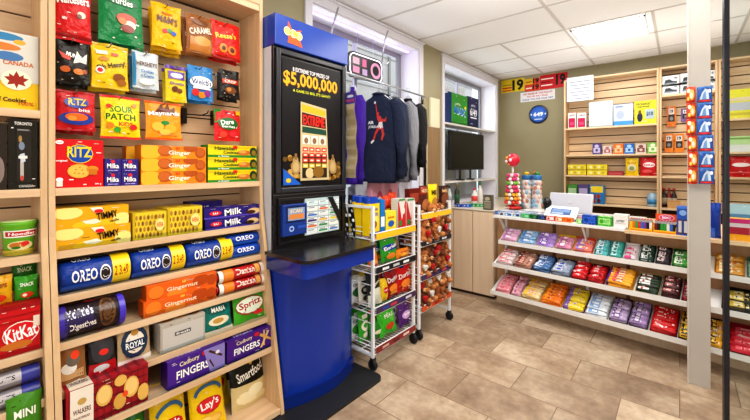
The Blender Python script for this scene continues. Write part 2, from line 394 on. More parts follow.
area('window_light', (-3.6, 2.8, 2.2), (0, R(-90), 0), 1.6, 2, 40, (.93, .95, 1))
area('window_light', (-3.6, 5.0, 2.2), (0, R(-90), 0), 1.6, 2, 40, (.93, .95, 1))
w = bpy.data.worlds.new('w'); SC.world = w; w.use_nodes = True
w.node_tree.nodes['Background'].inputs[0].default_value = (.93, .96, 1, 1); w.node_tree.nodes['Background'].inputs[1].default_value = 2.2

# ================================================================== LEFT SHELVING
SH = [(-2.04, 1.405), (-2.035, 1.135), (-2.02, .945), (-1.98, .76), (-1.95, .57), (-1.907, .40), (-1.82, .06)]   # front edge x, top z
XB = -2.29
def side_pts(): return [(XB, 0), (-1.81, 0), (-1.82, .08), (-2.03, 1.2), (-2.04, 1.37), (-2.04, 2.95-.03), (XB, 2.92)]
def shelving(y0, y1, label, extra=()):
    r = empty('shelving_unit', (XB, (y0+y1)/2, 0), label=label, cat='shelving', group=None)
    off = Matrix.Translation(r.location).inverted()
    def kid(mb, name, bev=.002):
        o = mb.build(name, None, bev); o.parent = r; o.matrix_parent_inverse = off; return o
    T = .022
    for a in (y0, y1-T):
        mb = MB(); mb.prism([(p[0], p[1]) for p in side_pts()], a, a+T, 1, WZ); kid(mb, 'side_panel')
    mb = MB(); mb.box(XB-.012, XB, y0+T, y1-T, 0, 2.92, mat('#4a3222', 'matte'))
    z = 1.405-.096*14+.01
    while z < 2.46:
        zz = min(z+.088, 2.47)
        mb.box(XB, XB+.012, y0+T, y1-T, z, zz, WY); z += .096
    kid(mb, 'slatwall_back', 0)
    for x, zt in list(SH)+list(extra):
        mb = MB(); mb.box(XB+.012, x, y0+T, y1-T, zt-.033, zt, WY); kid(mb, 'shelf')
        if zt < 1.3 and zt > .1:
            mb = MB(); mb.box(x-.004, x-.002, y0+T+.01, y1-T-.01, zt, zt+.022, mat('#eef2f4', 'clear')); kid(mb, 'clear_lip', 0)
    mb = MB(); mb.box(XB, -2.045, y0+T, y1-T, 2.48, 2.52, WY); mb.box(-2.06, -2.04, y0+T, y1-T, 2.52, 2.92, WY); kid(mb, 'top_board')
    return r
shelving(-.74, .294, 'maple slatwall shelving unit cut off by the left edge of the photo', [(-2.04, 1.73)])
shelving(.297, 1.325, 'full-height maple slatwall shelving unit beside the blue lottery kiosk')

PROD = {}
def L_item(mk, pl, pr, pt, si, d, label, cat, dx=.012, at=None, group=None, dz=0.0, z=None, lean=0, X=None, stk=None):
    x, zt = SH[si] if si >= 0 else (-2.04, 1.73)
    X = (x-dx) if X is None else X
    zt = (z if z is not None else zt)+dz+.0005
    y0 = on_x(pl, HY, X).y; y1 = on_x(pr, HY, X).y
    h = on_x(pl if at is None else at, pt, X).z-zt
    if stk: h /= stk[1]; zt += stk[0]*h; h -= .0006
    o = mk(y1-y0, d, h)
    o.location = (X-d/2, (y0+y1)/2, zt); o.rotation_euler = (0, 0, R(90))
    if lean: o.rotation_euler[0] = lean
    return tag(o, label, cat, group)
def dup_at(o, dx=0, dy=0, dz=0, label=None, group=None):
    c = copy_tree(o); c.location = (o.location[0]+dx, o.location[1]+dy, o.location[2]+dz)
    if label: c['label'] = label
    if group: c['group'] = group
    return c
# ---- shelf 1: boxed biscuits
RED = '#d5121c'
L_item(lambda w, d, h: carton('cracker_box', w, d, h, RED, [
    ('e', .51, .70, .27, .20, '#f4d21a'), ('e', .51, .70, .255, .185, '#1b4aa8'), ('t', 'RITZ', .5, .74, .5, .22, '#ffd91e'), ('t', 'original', .14, .55, .22, .05, '#fff'),
    ('e', .49, .34, .24, .15, '#e9a53a'), ('e', .49, .34, .22, .13, '#f2bd55'), ('e', .42, .37, .02, .015, '#c67d1f'), ('e', .5, .42, .02, .015, '#c67d1f'), ('e', .55, .36, .02, .015, '#c67d1f'), ('e', .48, .29, .02, .015, '#c67d1f'), ('e', .4, .3, .02, .015, '#c67d1f'), ('e', .57, .28, .02, .015, '#c67d1f'),
    ('e', .76, .38, .13, .07, '#d98f2a'), ('r', .68, .26, .86, .38, '#c9761c'), ('r', .04, .03, .16, .14, '#e8e4da'), ('e', .1, .17, .07, .04, '#fff'), ('t', '200 g', .88, .06, .14, .04, '#fff'), ('e', .1, .93, .08, .04, '#fff'), ('t', 'Christie', .1, .93, .11, .03, '#d5121c')]),
    54, 103.3, 138.5, 0, .06, 'big red square cracker box on the top solid shelf', 'cracker box')
PUR = '#3b2a8c'
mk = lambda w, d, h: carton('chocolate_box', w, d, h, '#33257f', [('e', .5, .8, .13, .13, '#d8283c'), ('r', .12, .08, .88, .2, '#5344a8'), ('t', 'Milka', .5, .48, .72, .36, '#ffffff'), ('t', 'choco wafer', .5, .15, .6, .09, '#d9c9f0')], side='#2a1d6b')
a = L_item(mk, 104.6, 121.0, 158.6, 0, .1, 'small purple chocolate box, bottom left of the four beside the cracker box', 'chocolate box', stk=(0, 2))
hh = .0
b = L_item(mk, 121.6, 138.4, 158.9, 0, .1, 'small purple chocolate box, bottom right of the four beside the orange ginger boxes', 'chocolate box', stk=(0, 2))
c = L_item(mk, 104.6, 121.0, 158.6, 0, .1, 'small purple chocolate box, top left of the four beside the cracker box', 'chocolate box', stk=(1, 2))
d_ = L_item(mk, 121.6, 138.4, 158.9, 0, .1, 'small purple chocolate box, top right of the four beside the orange ginger boxes', 'chocolate box', stk=(1, 2))
ging = [('e', .12, .5, .16, .6, '#f7b733'), ('e', .34, .6, .11, .42, '#b5541a'), ('e', .33, .62, .09, .34, '#c9692a'), ('e', .74, .86, .12, .3, '#b5541a'), ('e', .9, .5, .085, .42, '#a84c18'), ('e', .9, .52, .07, .34, '#bf6226'),
        ('e', .55, .1, .12, .24, '#f7b733'), ('t', 'Ginger', .56, .42, .34, .44, '#fff6e0'), ('t', 'LU', .53, .83, .06, .18, '#e02020')]
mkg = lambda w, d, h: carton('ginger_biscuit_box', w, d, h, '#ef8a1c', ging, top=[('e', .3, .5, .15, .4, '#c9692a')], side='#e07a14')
for k, (t, zz, w_) in enumerate(((144.6, 0, 'bottom'), (144.6, 1, 'middle'), (144.6, 2, 'top'))):
    L_item(mkg, 141.0, 206.0, t, 0, .09, 'orange ginger biscuit box, %s of the stack of three' % w_, 'biscuit box', stk=(zz, 3))
haw = [('r', 0, 0, 1, .2, '#2f8a2c'), ('r', 0, .8, 1, 1, '#e7c50f'), ('t', 'Hawaiian', .34, .74, .44, .3, '#1f5a1f'), ('t', 'Cookies', .44, .42, .3, .26, '#1f5a1f'), ('e', .53, .84, .05, .14, '#e02020'),
       ('e', .72, .42, .14, .24, '#c9742a'), ('e', .69, .5, .08, .14, '#e3a04a'), ('e', .92, .5, .08, .4, '#1c3a1c'), ('e', .93, .42, .05, .24, '#8f7420'), ('t', 'in Butter', .3, .1, .22, .12, '#fff')]
mkh = lambda w, d, h: carton('cookie_box', w, d, h, '#f3d615', haw, side='#2f8a2c')
for k, (t, zz, w_) in enumerate(((144.2, 0, 'bottom'), (144.2, 1, 'middle'), (144.2, 2, 'top'))):
    L_item(mkh, 208.0, 256.5, t, 0, .09, 'yellow and green pineapple cookie box, %s of its stack of three' % w_, 'cookie box', stk=(zz, 3))
L_item(mkg, 126, 168, 146, 0, .06, 'orange biscuit box lying behind the four small purple boxes', 'biscuit box', dx=.14)
# ---- shelf 2
tim = [('e', .15, .75, .2, .3, '#fbe58a'), ('e', .9, .25, .14, .35, '#fbe58a'), ('e', .5, .1, .3, .25, '#f0c222'), ('p', [(.34, .3), (.52, .38), (.6, .2), (.5, .12), (.38, .16)], '#f5ecd0'), ('p', [(.44, .95), (.5, .7), (.64, .72), (.6, .95)], '#fdf6da'),
       ('e', .56, .76, .065, .1, '#e3262e'), ('t', 'TIMMY', .68, .52, .3, .36, '#22140c', 8), ('t', 'vanille', .78, .22, .14, .14, '#22140c', 8)]
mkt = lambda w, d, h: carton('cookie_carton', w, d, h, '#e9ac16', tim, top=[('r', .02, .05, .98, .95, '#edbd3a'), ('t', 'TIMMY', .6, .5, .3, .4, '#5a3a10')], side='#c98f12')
L_item(mkt, 55.2, 130.6, 209, 1, .13, 'yellow carton of cookies, lower of the two stacked below the cracker box', 'cookie carton', stk=(0, 2))
L_item(mkt, 55.2, 128.6, 209, 1, .13, 'yellow carton of cookies, upper of the two stacked below the cracker box', 'cookie carton', stk=(1, 2), dx=.016)
dots = [('r', 0, .0, 1, 1, '#e7cc35')]+[('e', .06+.11*i+(.05 if j % 2 else 0), .15+.22*j, .035, .09, '#b98a3c' if (i+j) % 2 else '#8a5a25') for i in range(8) for j in range(4)]+[('r', .0, .0, .06, 1, '#cfae1e')]
mkd = lambda w, d, h: carton('oat_cookie_pack', w, d, h, '#e0c22e', dots+[('e', .78, .5, .14, .24, '#f4e28c'), ('t', 'AVENA', .78, .5, .2, .18, '#d03020')], top=[('r', 0, 0, 1, 1, '#e6c935'), ('e', .3, .5, .12, .3, '#c9a12a'), ('e', .7, .5, .12, .3, '#c9a12a')])
L_item(mkd, 132.5, 166.5, 213.5, 1, .15, 'yellow speckled cookie pack right of the yellow cartons', 'cookie pack')
L_item(mkd, 167.2, 202, 208.5, 1, .15, 'yellow speckled cookie pack left of the purple milk chocolate boxes', 'cookie pack')
mil = [('r', 0, .0, 1, .16, '#5a48b8'), ('e', .18, .5, .1, .22, '#d8283c'), ('t', 'LU', .18, .5, .08, .18, '#fff'), ('t', 'Milk', .48, .52, .3, .62, '#ffffff', 4), ('e', .86, .4, .12, .3, '#e0bf8a'), ('e', .8, .3, .09, .2, '#4a2a16')]
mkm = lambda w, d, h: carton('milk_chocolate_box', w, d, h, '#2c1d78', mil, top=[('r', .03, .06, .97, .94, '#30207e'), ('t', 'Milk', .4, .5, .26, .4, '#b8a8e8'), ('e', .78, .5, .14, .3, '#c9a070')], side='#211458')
L_item(mkm, 205.3, 259.5, 208.8, 1, .12, 'purple milk chocolate box, lower of the stacked pair at the right end', 'chocolate box', stk=(0, 2))
L_item(mkm, 204.0, 260.8, 209.0, 1, .11, 'purple milk chocolate box, upper of the stacked pair at the right end', 'chocolate box', stk=(1, 2))
L_item(mkm, 190.5, 222, 202.5, 1, .1, 'dark purple chocolate box standing behind the stacked milk chocolate pair', 'chocolate box', dx=.14)
# ---- shelf 3: sandwich-cookie rolls
def oreo(w, d, h):
    return roll('cookie_roll_tray', w, h*.5, '#123a94', [('r', .04, -.1, .72, .16, '#1f56c0'), ('r', .0, .82, .72, 1.2, '#1c2430'), ('e', .62, .34, .08, .22, '#e8ecf4'), ('e', .62, .34, .065, .17, '#2a1d18'), ('t', 'OREO', .34, .36, .34, .3, '#ffffff'), ('t', 'OREO', .32, .86, .26, .2, '#e6eaf6'),
        ('r', .72, -.1, .985, 1.25, '#f2d31c'), ('t', '2/3.49', .85, .34, .2, .26, '#b01818')], flat=1.0)
L_item(oreo, 57, 130.5, 265, 2, .10, 'long blue cookie tray with yellow price flash, leftmost on its shelf', 'cookies')
L_item(oreo, 129.5, 185, 254, 2, .10, 'blue cookie tray with yellow price flash, second from the left on its shelf', 'cookies')
L_item(oreo, 184.5, 232.5, 245.5, 2, .10, 'blue cookie tray with yellow price flash, beside the small blue packs', 'cookies')
def oreo2(w, d, h):
    return roll('small_cookie_pack', w, h*.5, '#1547ab', [('r', .06, -.1, .94, .2, '#2a6ad6'), ('t', 'OREO', .5, .45, .5, .3, '#ffffff')], endc='#0f3788')
s = L_item(oreo2, 228, 262, 236.5, 2, .06, 'small blue cookie pack, lower of the pair at the right end of the shelf', 'cookies', dx=.02, stk=(0, 2))
L_item(oreo2, 226, 261.5, 236.5, 2, .06, 'small blue cookie pack, upper of the pair at the right end of the shelf', 'cookies', dx=.03, stk=(1, 2))
# ---- shelf 4
def dig(w, d, h):
    return roll('digestive_biscuit_roll', w, h*.5, '#241820', [('r', 0, -.1, .12, 1.3, '#3a2a9a'), ('r', .08, .18, .5, .66, '#2a1f52'), ('t', "McVitie's", .3, .6, .38, .24, '#e8e6f6', 4), ('t', 'Digestives', .34, .26, .38, .2, '#f0e8e0', 4), ('r', .4, .9, .56, 1.05, '#d8222a'),
        ('e', .71, .48, .13, .42, '#6b4420'), ('e', .71, .48, .1, .33, '#3a2212'), ('e', .71, .48, .06, .2, '#5d3b1d'), ('r', .9, -.1, 1, 1.3, '#4a38c0')], endc='#4334b4')
L_item(dig, 57.5, 124, 311, 3, .08, 'dark chocolate biscuit roll with purple ends lying alone on the shelf', 'biscuit roll')
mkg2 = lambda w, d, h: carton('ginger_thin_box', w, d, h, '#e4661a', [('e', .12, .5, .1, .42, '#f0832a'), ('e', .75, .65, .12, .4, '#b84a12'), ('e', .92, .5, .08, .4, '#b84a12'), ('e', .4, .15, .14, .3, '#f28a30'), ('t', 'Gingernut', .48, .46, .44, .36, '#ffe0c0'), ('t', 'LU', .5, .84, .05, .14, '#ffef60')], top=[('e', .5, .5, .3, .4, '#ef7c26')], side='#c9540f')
L_item(mkg2, 143.5, 216, 287, 3, .075, 'orange ginger thin box, lower of the two stacked mid shelf', 'biscuit box', stk=(0, 2))
L_item(mkg2, 146.5, 216.5, 287, 3, .07, 'orange ginger thin box, upper of the two stacked mid shelf', 'biscuit box', stk=(1, 2), dx=.018)
def dan(w, d, h):
    return roll('wrapped_biscuit_roll', w, h*.5, '#b81c20', [('r', .1, -.1, .3, 1.3, '#e8862a'), ('t', 'Danish', .56, .5, .4, .4, '#fbeee0'), ('r', .78, .2, .88, .9, '#e8b060')], endc='#e8e2da', twist=True)
L_item(dan, 219.5, 265.3, 273.5, 3, .06, 'red biscuit roll with white twisted ends, lower of the pair at the right', 'biscuit roll', stk=(0, 2))
L_item(dan, 219, 264.3, 273.0, 3, .06, 'red biscuit roll with white twisted ends, upper of the pair at the right', 'biscuit roll', stk=(1, 2), dx=.015)
# ---- shelf 5: cookie packets
LB = -R(14)
def pk(name, base, art, T=.04, edge=None, lean=.0): return lambda w, d, h: pouch(name, w, h, T, base, art, edge=edge, lean=lean)
L_item(pk('cookie_packet', '#a87748', [('r', .06, .1, .94, .9, '#8a5a30'), ('r', .1, .12, .9, .3, '#c9a070'), ('e', .36, .36, .28, .12, '#e8e6e4'), ('e', .5, .52, .26, .13, '#6b6258'), ('e', .58, .62, .16, .09, '#e4401c'), ('t', 'Cookies', .5, .84, .6, .1, '#3a2010')], lean=.12), 59.5, 88.5, 344, 4, .07, 'brown cookie packet with orange seal, leftmost of the small packets', 'cookie packet')
L_item(pk('biscuit_packet', '#2a2628', [('r', 0, 0, 1, .26, '#b81820'), ('e', .5, .55, .44, .3, '#3a3a40'), ('e', .45, .12, .3, .1, '#d8dade'), ('e', .52, .5, .18, .07, '#e03028'), ('r', .06, .78, .94, .9, '#c4272c')], lean=.12, edge='#c01c24'), 90.5, 118.5, 336, 4, .07, 'red and black biscuit packet between the brown packet and the round one', 'biscuit packet')
L_item(pk('round_cookie_packet', '#c6ab84', [('e', .5, .5, .42, .4, '#20344f'), ('e', .5, .5, .3, .27, '#e8ded0'), ('r', .14, .34, .86, .56, '#15304f'), ('t', 'ROYAL', .5, .45, .58, .15, '#f0f4f8'), ('e', .5, .74, .12, .08, '#b78a3c'), ('r', .0, .0, 1, .12, '#e8e2da')], lean=.12), 119.5, 153.5, 329, 4, .07, 'clear cookie packet with a dark blue round label', 'cookie packet')
L_item(lambda w, d, h: carton('clear_pastry_box', w, d, h, '#b9b2a6', [('r', .04, .05, .96, .86, '#c7c3bd'), ('r', .3, .48, .66, .62, '#5a5a58'), ('t', 'fresh', .48, .55, .3, .08, '#eee')], top=[('e', .2, .5, .14, .3, '#9a6a3a'), ('e', .5, .5, .14, .3, '#c9a070'), ('e', .8, .5, .14, .3, '#8a5a30')], kind='gloss'), 160.5, 205, 326, 4, .09, 'clear plastic pastry box with a grey label', 'pastry box')
L_item(pk('biscuit_bag', '#107a70', [('e', .5, .35, .38, .14, '#e6e2c4'), ('e', .46, .36, .2, .08, '#c99a4a'), ('e', .5, .7, .36, .14, '#0c5f5a'), ('t', 'MARIA', .5, .7, .5, .14, '#f2f4ea'), ('r', 0, 0, 1, .1, '#d8d6c8')], lean=.2), 207, 235, 305, 4, .06, 'teal biscuit bag left of the bright green bag', 'biscuit bag')
L_item(pk('snack_bag', '#43a524', [('e', .5, .45, .46, .26, '#9a1c1c'), ('e', .5, .46, .44, .22, '#e8f4e0'), ('t', 'Spritz', .5, .48, .72, .24, '#b31c22', 6), ('r', .6, .14, .9, .24, '#d8262e'), ('r', 0, .88, 1, 1, '#2f8a1c'), ('e', .3, .8, .2, .08, '#2f7a18')], lean=.2), 236.5, 268.5, 292, 4, .06, 'bright green snack bag at the right end of the packet shelf', 'snack bag')
# ---- shelf 6: shortbread and finger biscuits
tart = []
for q in range(5): tart += [('r', .30, .1+.2*q, 1, .13+.2*q, '#6f1420')]
for q in range(8): tart += [('r', .34+.085*q, 0, .35+.085*q, 1, '#7c1a24')]
tart += [('e', .43, .6, .1, .26, '#e5b860'), ('e', .43, .62, .08, .21, '#f0cd80'), ('e', .62, .3, .08, .2, '#d9a850'), ('e', .77, .56, .1, .27, '#e5b860'), ('e', .77, .58, .08, .21, '#f0cd80'), ('e', .93, .3, .08, .22, '#e5b860'), ('e', .63, .82, .08, .14, '#e5b860'), ('e', .69, .44, .035, .08, '#f0502a'),
         ('r', .04, 0, .30, 1, '#efe6d8'), ('t', "WALKERS", .17, .46, .2, .12, '#5a1c1c'), ('t', 'SHORTBREAD', .17, .3, .18, .06, '#7a3a30'), ('e', .17, .68, .05, .08, '#c9a45a')]
L_item(lambda w, d, h: carton('shortbread_box', w, d, h, '#a61b28', tart, top=[('r', .04, 0, .3, 1, '#e8dccb'), ('t', 'WALKERS', .17, .6, .2, .3, '#5a1c1c')]+[('r', .34+.13*q, 0, .38+.13*q, 1, '#7c1a24') for q in range(5)]), 66, 148, 393, 5, .09, 'long red tartan shortbread box with a cream label', 'shortbread box')
fing = lambda hi: [('r', 0, 0, 1, .06, '#2b1260'), ('t', 'Cadbury', .36, .78, .34, .22, '#e9d9b8', 4), ('t', 'FINGERS', .42, .42, .56, .3, '#ffffff'), ('e', .63, .88, .06, .1, '#c81f2c')]+([('r', .78, .2, .81, .95, '#e8c27a'), ('p', [(.7, .15), (.75, .15), (.92, .85), (.87, .88)], '#e8c27a'), ('p', [(.68, .75), (.72, .85), (.98, .4), (.95, .34)], '#d8a85a')] if hi else [('p', [(.6, .98), (1, .98), (1, .05), (.72, .05)], '#8f84c8'), ('p', [(.68, .85), (.72, .9), (.96, .55), (.94, .48)], '#4a2818'), ('p', [(.7, .5), (.72, .56), (.8, .2), (.78, .18)], '#4a2818'), ('e', .86, .72, .04, .07, '#e8e4f4')])
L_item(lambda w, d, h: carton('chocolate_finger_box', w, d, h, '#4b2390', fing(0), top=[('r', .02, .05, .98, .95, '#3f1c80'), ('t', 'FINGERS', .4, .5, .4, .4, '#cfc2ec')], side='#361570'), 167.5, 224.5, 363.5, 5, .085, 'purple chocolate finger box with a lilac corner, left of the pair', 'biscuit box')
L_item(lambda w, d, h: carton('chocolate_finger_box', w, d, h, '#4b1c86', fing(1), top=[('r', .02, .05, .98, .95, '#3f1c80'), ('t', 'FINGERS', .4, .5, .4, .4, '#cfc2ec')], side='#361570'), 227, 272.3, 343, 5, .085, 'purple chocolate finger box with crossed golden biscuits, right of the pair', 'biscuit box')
# ---- bottom shelf: standing chip bags
lay = [('r', 0, .8, 1, .9, '#e9c10c'), ('e', .5, .42, .36, .12, '#b81a22'), ('e', .5, .42, .34, .105, '#d8202a'), ('t', "Lay's", .5, .43, .5, .15, '#ffffff', 10), ('e', .5, .18, .36, .1, '#e9b43a'), ('e', .35, .2, .18, .06, '#f4d27a'), ('e', .62, .17, .18, .06, '#f2c860')]+\
      [('p', [(.5-.42*math.cos(a), .55+.2*math.sin(a)), (.5-.42*math.cos(a+.32), .55+.2*math.sin(a+.32)), (.5-.36*math.cos(a+.32), .52+.18*math.sin(a+.32)), (.5-.36*math.cos(a), .52+.18*math.sin(a))], '#3a6a94') for a in (.3, .62, .94, 1.26, 1.58, 1.9, 2.22, 2.54)]
mkl = lambda w, d, h: pouch('chip_bag', w, h, .09, '#f4cf10', lay, lean=.22)
L_item(mkl, 156, 193, 398, 6, .1, 'yellow potato chip bag standing in front, left of the two on the bottom shelf', 'chip bag', dx=.06, X=-1.90)
L_item(mkl, 195, 231, 379, 6, .1, 'yellow potato chip bag, right of the two on the bottom shelf', 'chip bag', X=-1.92)
L_item(mkl, 200, 234, 362, 6, .1, 'yellow potato chip bag tucked behind the right front one', 'chip bag', X=-2.06)
smf = [('r', 0, .0, 1, .42, '#d8c48e'), ('e', .3, .2, .2, .1, '#efe2b8'), ('e', .62, .28, .22, .1, '#f2e8c4'), ('e', .5, .12, .24, .08, '#efe2b8'), ('e', .78, .14, .16, .07, '#e6d6a4'), ('p', [(.0, .42), (1, .42), (1, .36), (.5, .48), (0, .36)], '#14130f'), ('t', 'Smartfood', .5, .6, .74, .16, '#f2f0e6', 12), ('e', .4, .82, .12, .05, '#d9b431'), ('e', .52, .76, .05, .04, '#d9b431'), ('r', 0, .94, 1, 1, '#4d5a7a')]
L_item(lambda w, d, h: pouch('popcorn_bag', w, h, .09, '#16150f', smf, lean=.2), 236, 272, 360, 6, .1, 'black and cream popcorn bag at the right end of the bottom shelf', 'popcorn bag', X=-1.94)
L_item(lambda w, d, h: pouch('popcorn_bag', w, h, .09, '#16150f', smf, lean=.2), 232, 262, 358, 6, .1, 'black popcorn bag mostly hidden behind the front popcorn bag', 'popcorn bag', X=-2.08)
L_item(lambda w, d, h: pouch('chip_bag', w, h, .09, '#2f7f35', [('e', .5, .6, .3, .12, '#e9e23a')], lean=.22), 128, 152, 411, 6, .1, 'green chip bag left of the yellow chip bags at the bottom', 'chip bag', X=-1.92)
# ---- hanging sweets on the slatwall
def hook(px, py, x1, r):
    p = on_x(px, py, x1)
    mb = MB(); m = mat('#8f8c88', 'metal')
    mb.tube([(XB+.012, p.y, p.z+.004), (x1-.01, p.y, p.z), (x1+.012, p.y, p.z+.003), (x1+.02, p.y, p.z+.014)], .0028, m, 6)
    mb.box(XB+.012, XB+.016, p.y-.012, p.y+.012, p.z-.02, p.z+.02, m)
    o = mb.build('peg_hook'); o.parent = r; o.matrix_parent_inverse = Matrix.Translation(r.location).inverted(); return o
UNIT = [o for o in bpy.data.objects if o.name.startswith('shelving_unit')]
U1 = [u for u in UNIT if 'kiosk' in u['label']][0]; U0 = [u for u in UNIT if 'left edge' in u['label']][0]
def hang(pl, pr, pt, pb, base, art, name, label, cat='sweets bag', X=-2.13, n=2, edge=None, tilt=0, glabel=None, back=None):
    y0 = on_x(pl-.8, HY, X).y; y1 = on_x(pr+.8, HY, X).y; pm = (pl+pr)/2
    zt = on_x(pm, pt, X).z; zb = on_x(pm, pb, X).z
    o = pouch(name, y1-y0, zt-zb, .035, base, art, edge=edge, back=back)
    o.location = (X, (y0+y1)/2, zb); o.rotation_euler = (R(-4), R(tilt), R(90)); tag(o, label, cat)
    for k in range(1, n):
        c = dup_at(o, -.042*k, random.uniform(-.006, .012)*k, -.012*k); c.rotation_euler[1] = R(tilt+random.uniform(-3, 3))
        c['label'] = ('second %s hanging directly behind the front one', 'rearmost %s of the three on its hook')[k-1] % glabel
    hook(pm, pt+2.5, X+.012, U1)
    return o
hang(54, 91, -16, 41, '#cf1418', [('t', 'Maltesers', .5, .72, .9, .16, '#ffffff', 8), ('e', .72, .47, .12, .06, '#f0dcc0'), ('e', .66, .44, .07, .04, '#6a3a1c'), ('t', 'NEW', .26, .36, .14, .05, '#fff'), ('r', 0, .05, 1, .1, '#9c0c12')], 'chocolate_ball_bag', 'red chocolate ball bag hanging at the top left corner', n=3, glabel='red chocolate ball bag')
hang(98.5, 143, -22, 44, '#128046', [('e', .5, .84, .34, .16, '#e9e2cc'), ('e', .5, .64, .38, .06, '#0b6135'), ('t', 'Turtles', .5, .64, .5, .1, '#f2f4ea'), ('e', .6, .38, .24, .09, '#b9401c'), ('e', .68, .3, .14, .07, '#e8e0c8'), ('e', .5, .34, .1, .05, '#c9742a'), ('e', .62, .24, .16, .06, '#8a2a18')], 'chocolate_bag', 'large green chocolate bag hanging in the top row', n=2, glabel='large green chocolate bag')
hang(152.5, 181, 4, 48, '#f2b90e', [('t', "M&M'S", .5, .62, .72, .17, '#5a2a12', -4), ('e', .4, .36, .1, .05, '#d82020'), ('e', .56, .38, .1, .05, '#2a8a30'), ('e', .7, .34, .1, .05, '#2058c0'), ('t', 'PEANUT', .5, .76, .4, .06, '#b01c1c')], 'candy_bag', 'bright yellow candy bag hanging in the top row', n=3, glabel='bright yellow candy bag')
hang(187, 213, 15, 54, '#9a6030', [('r', .1, .05, .9, .4, '#c07c38'), ('e', .55, .32, .3, .12, '#e09a48'), ('t', 'CARAMEL', .5, .58, .85, .16, '#f6ecd8', 12), ('e', .5, .8, .3, .08, '#7a4820')], 'caramel_bag', 'brown caramel bag hanging in the top row', n=2, glabel='brown caramel bag')
hang(212.5, 240, 22, 60, '#d8241a', [('t', "Reese's", .45, .62, .72, .15, '#f6d31c', 8), ('e', .35, .28, .14, .12, '#ef8a1c'), ('e', .66, .26, .16, .12, '#e8791a'), ('e', .36, .28, .07, .06, '#5a2a12'), ('e', .66, .26, .08, .07, '#5a2a12'), ('r', 0, .02, 1, .08, '#a81410')], 'peanut_candy_bag', 'red candy bag with orange pieces at the top right', n=2, glabel='red peanut candy bag')
hang(54.5, 89.5, 39.5, 84, '#1a1512', [('p', [(.1, .7), (.45, .58), (.4, .5), (.2, .55)], '#d23a1c'), ('p', [(.5, .45), (.62, .75), (.75, .6), (.92, .72), (.9, .48), (.7, .5)], '#e4dcd4'), ('e', .28, .3, .14, .07, '#c9642a'), ('e', .66, .28, .16, .07, '#d8823a'), ('e', .84, .3, .08, .05, '#b5541a'), ('t', 'MUNCH', .55, .62, .5, .1, '#fff', -14)], 'chocolate_nut_bag', 'black chocolate nut bag hanging at the left of the second row', n=2, glabel='black chocolate nut bag')
hang(92, 128, 44, 89, '#ecc511', [('t', 'Oh Henry!', .52, .5, .85, .15, '#2a1a10', 18), ('e', .2, .38, .12, .08, '#f4f0e8'), ('e', .2, .38, .08, .05, '#d02020'), ('r', .1, .74, .4, .82, '#f6f2e0'), ('r', .5, .74, .7, .8, '#d8401c'), ('e', .72, .26, .18, .09, '#8a5020'), ('e', .8, .16, .14, .07, '#a86a2a'), ('e', .3, .64, .14, .05, '#c98a3a')], 'candy_bag', 'yellow nutty candy bag in the middle of the second row', n=2, edge='#d9b30c', glabel='yellow nutty candy bag')
hang(133, 158.5, 52, 89, '#c9d3d8', [('r', 0, .05, .1, .95, '#2d86b4'), ('t', "HERSHEY'S", .52, .66, .8, .12, '#5a3420'), ('t', 'Cookies', .52, .46, .5, .09, '#3a78b8'), ('t', 'n Creme', .52, .34, .5, .09, '#3a78b8'), ('e', .5, .18, .3, .08, '#f4f4f0')], 'cream_chocolate_bag', 'white and blue chocolate bag beside the yellow nutty bag', n=2, glabel='white and blue chocolate bag', back='#2d86b4')
hang(166, 186, 66, 102, '#e8cc22', [('r', .1, .62, .9, .84, '#5a3494'), ('e', .5, .72, .3, .07, '#e8dcf0'), ('e', .4, .34, .16, .08, '#6a3a1c'), ('e', .62, .3, .14, .07, '#7a4a22'), ('r', 0, .9, 1, 1, '#5a3494'), ('t', 'Glosette', .5, .5, .7, .08, '#5a3494')], 'raisin_candy_bag', 'yellow and purple candy bag in the second row', n=2, glabel='purple backed candy bag', back='#5a3494')
hang(188.5, 213, 66, 101, '#2f83c4', [('e', .5, .5, .5, .2, '#1a4a8a'), ('e', .5, .52, .46, .17, '#f4f4f4'), ('t', "Welch's", .5, .53, .8, .17, '#1a3a7a'), ('e', .25, .22, .14, .1, '#d82a2a'), ('e', .5, .16, .14, .09, '#e88a1c'), ('e', .72, .22, .14, .1, '#8a2a8a'), ('r', .15, .32, .85, .38, '#e8e8f0')], 'fruit_snack_bag', 'blue fruit snack bag with a white name panel', n=2, glabel='blue fruit snack bag')
hang(220, 239, 70, 99, '#1f1a18', [('r', .1, .5, .9, .66, '#b83018'), ('t', 'CRISP', .5, .58, .6, .1, '#f0e0d0'), ('e', .5, .28, .3, .12, '#7a4a2a'), ('e', .4, .3, .12, .07, '#c98a4a')], 'dark_candy_bag', 'small dark candy bag at the right end of the second row', n=2, glabel='small dark candy bag')
hang(56, 95, 91, 131, '#c81a22', [('e', .5, .3, .46, .16, '#1c3c9a'), ('e', .5, .34, .3, .1, '#e86a1c'), ('e', .38, .3, .12, .06, '#f29a3a'), ('e', .5, .7, .32, .14, '#1c3c9a'), ('t', 'RITZ', .52, .72, .46, .17, '#f6d31c'), ('t', 'bits', .7, .52, .3, .08, '#fff')], 'cracker_snack_bag', 'red cracker snack bag hanging above the red cracker box', n=2, edge='#b01018', glabel='red cracker snack bag')
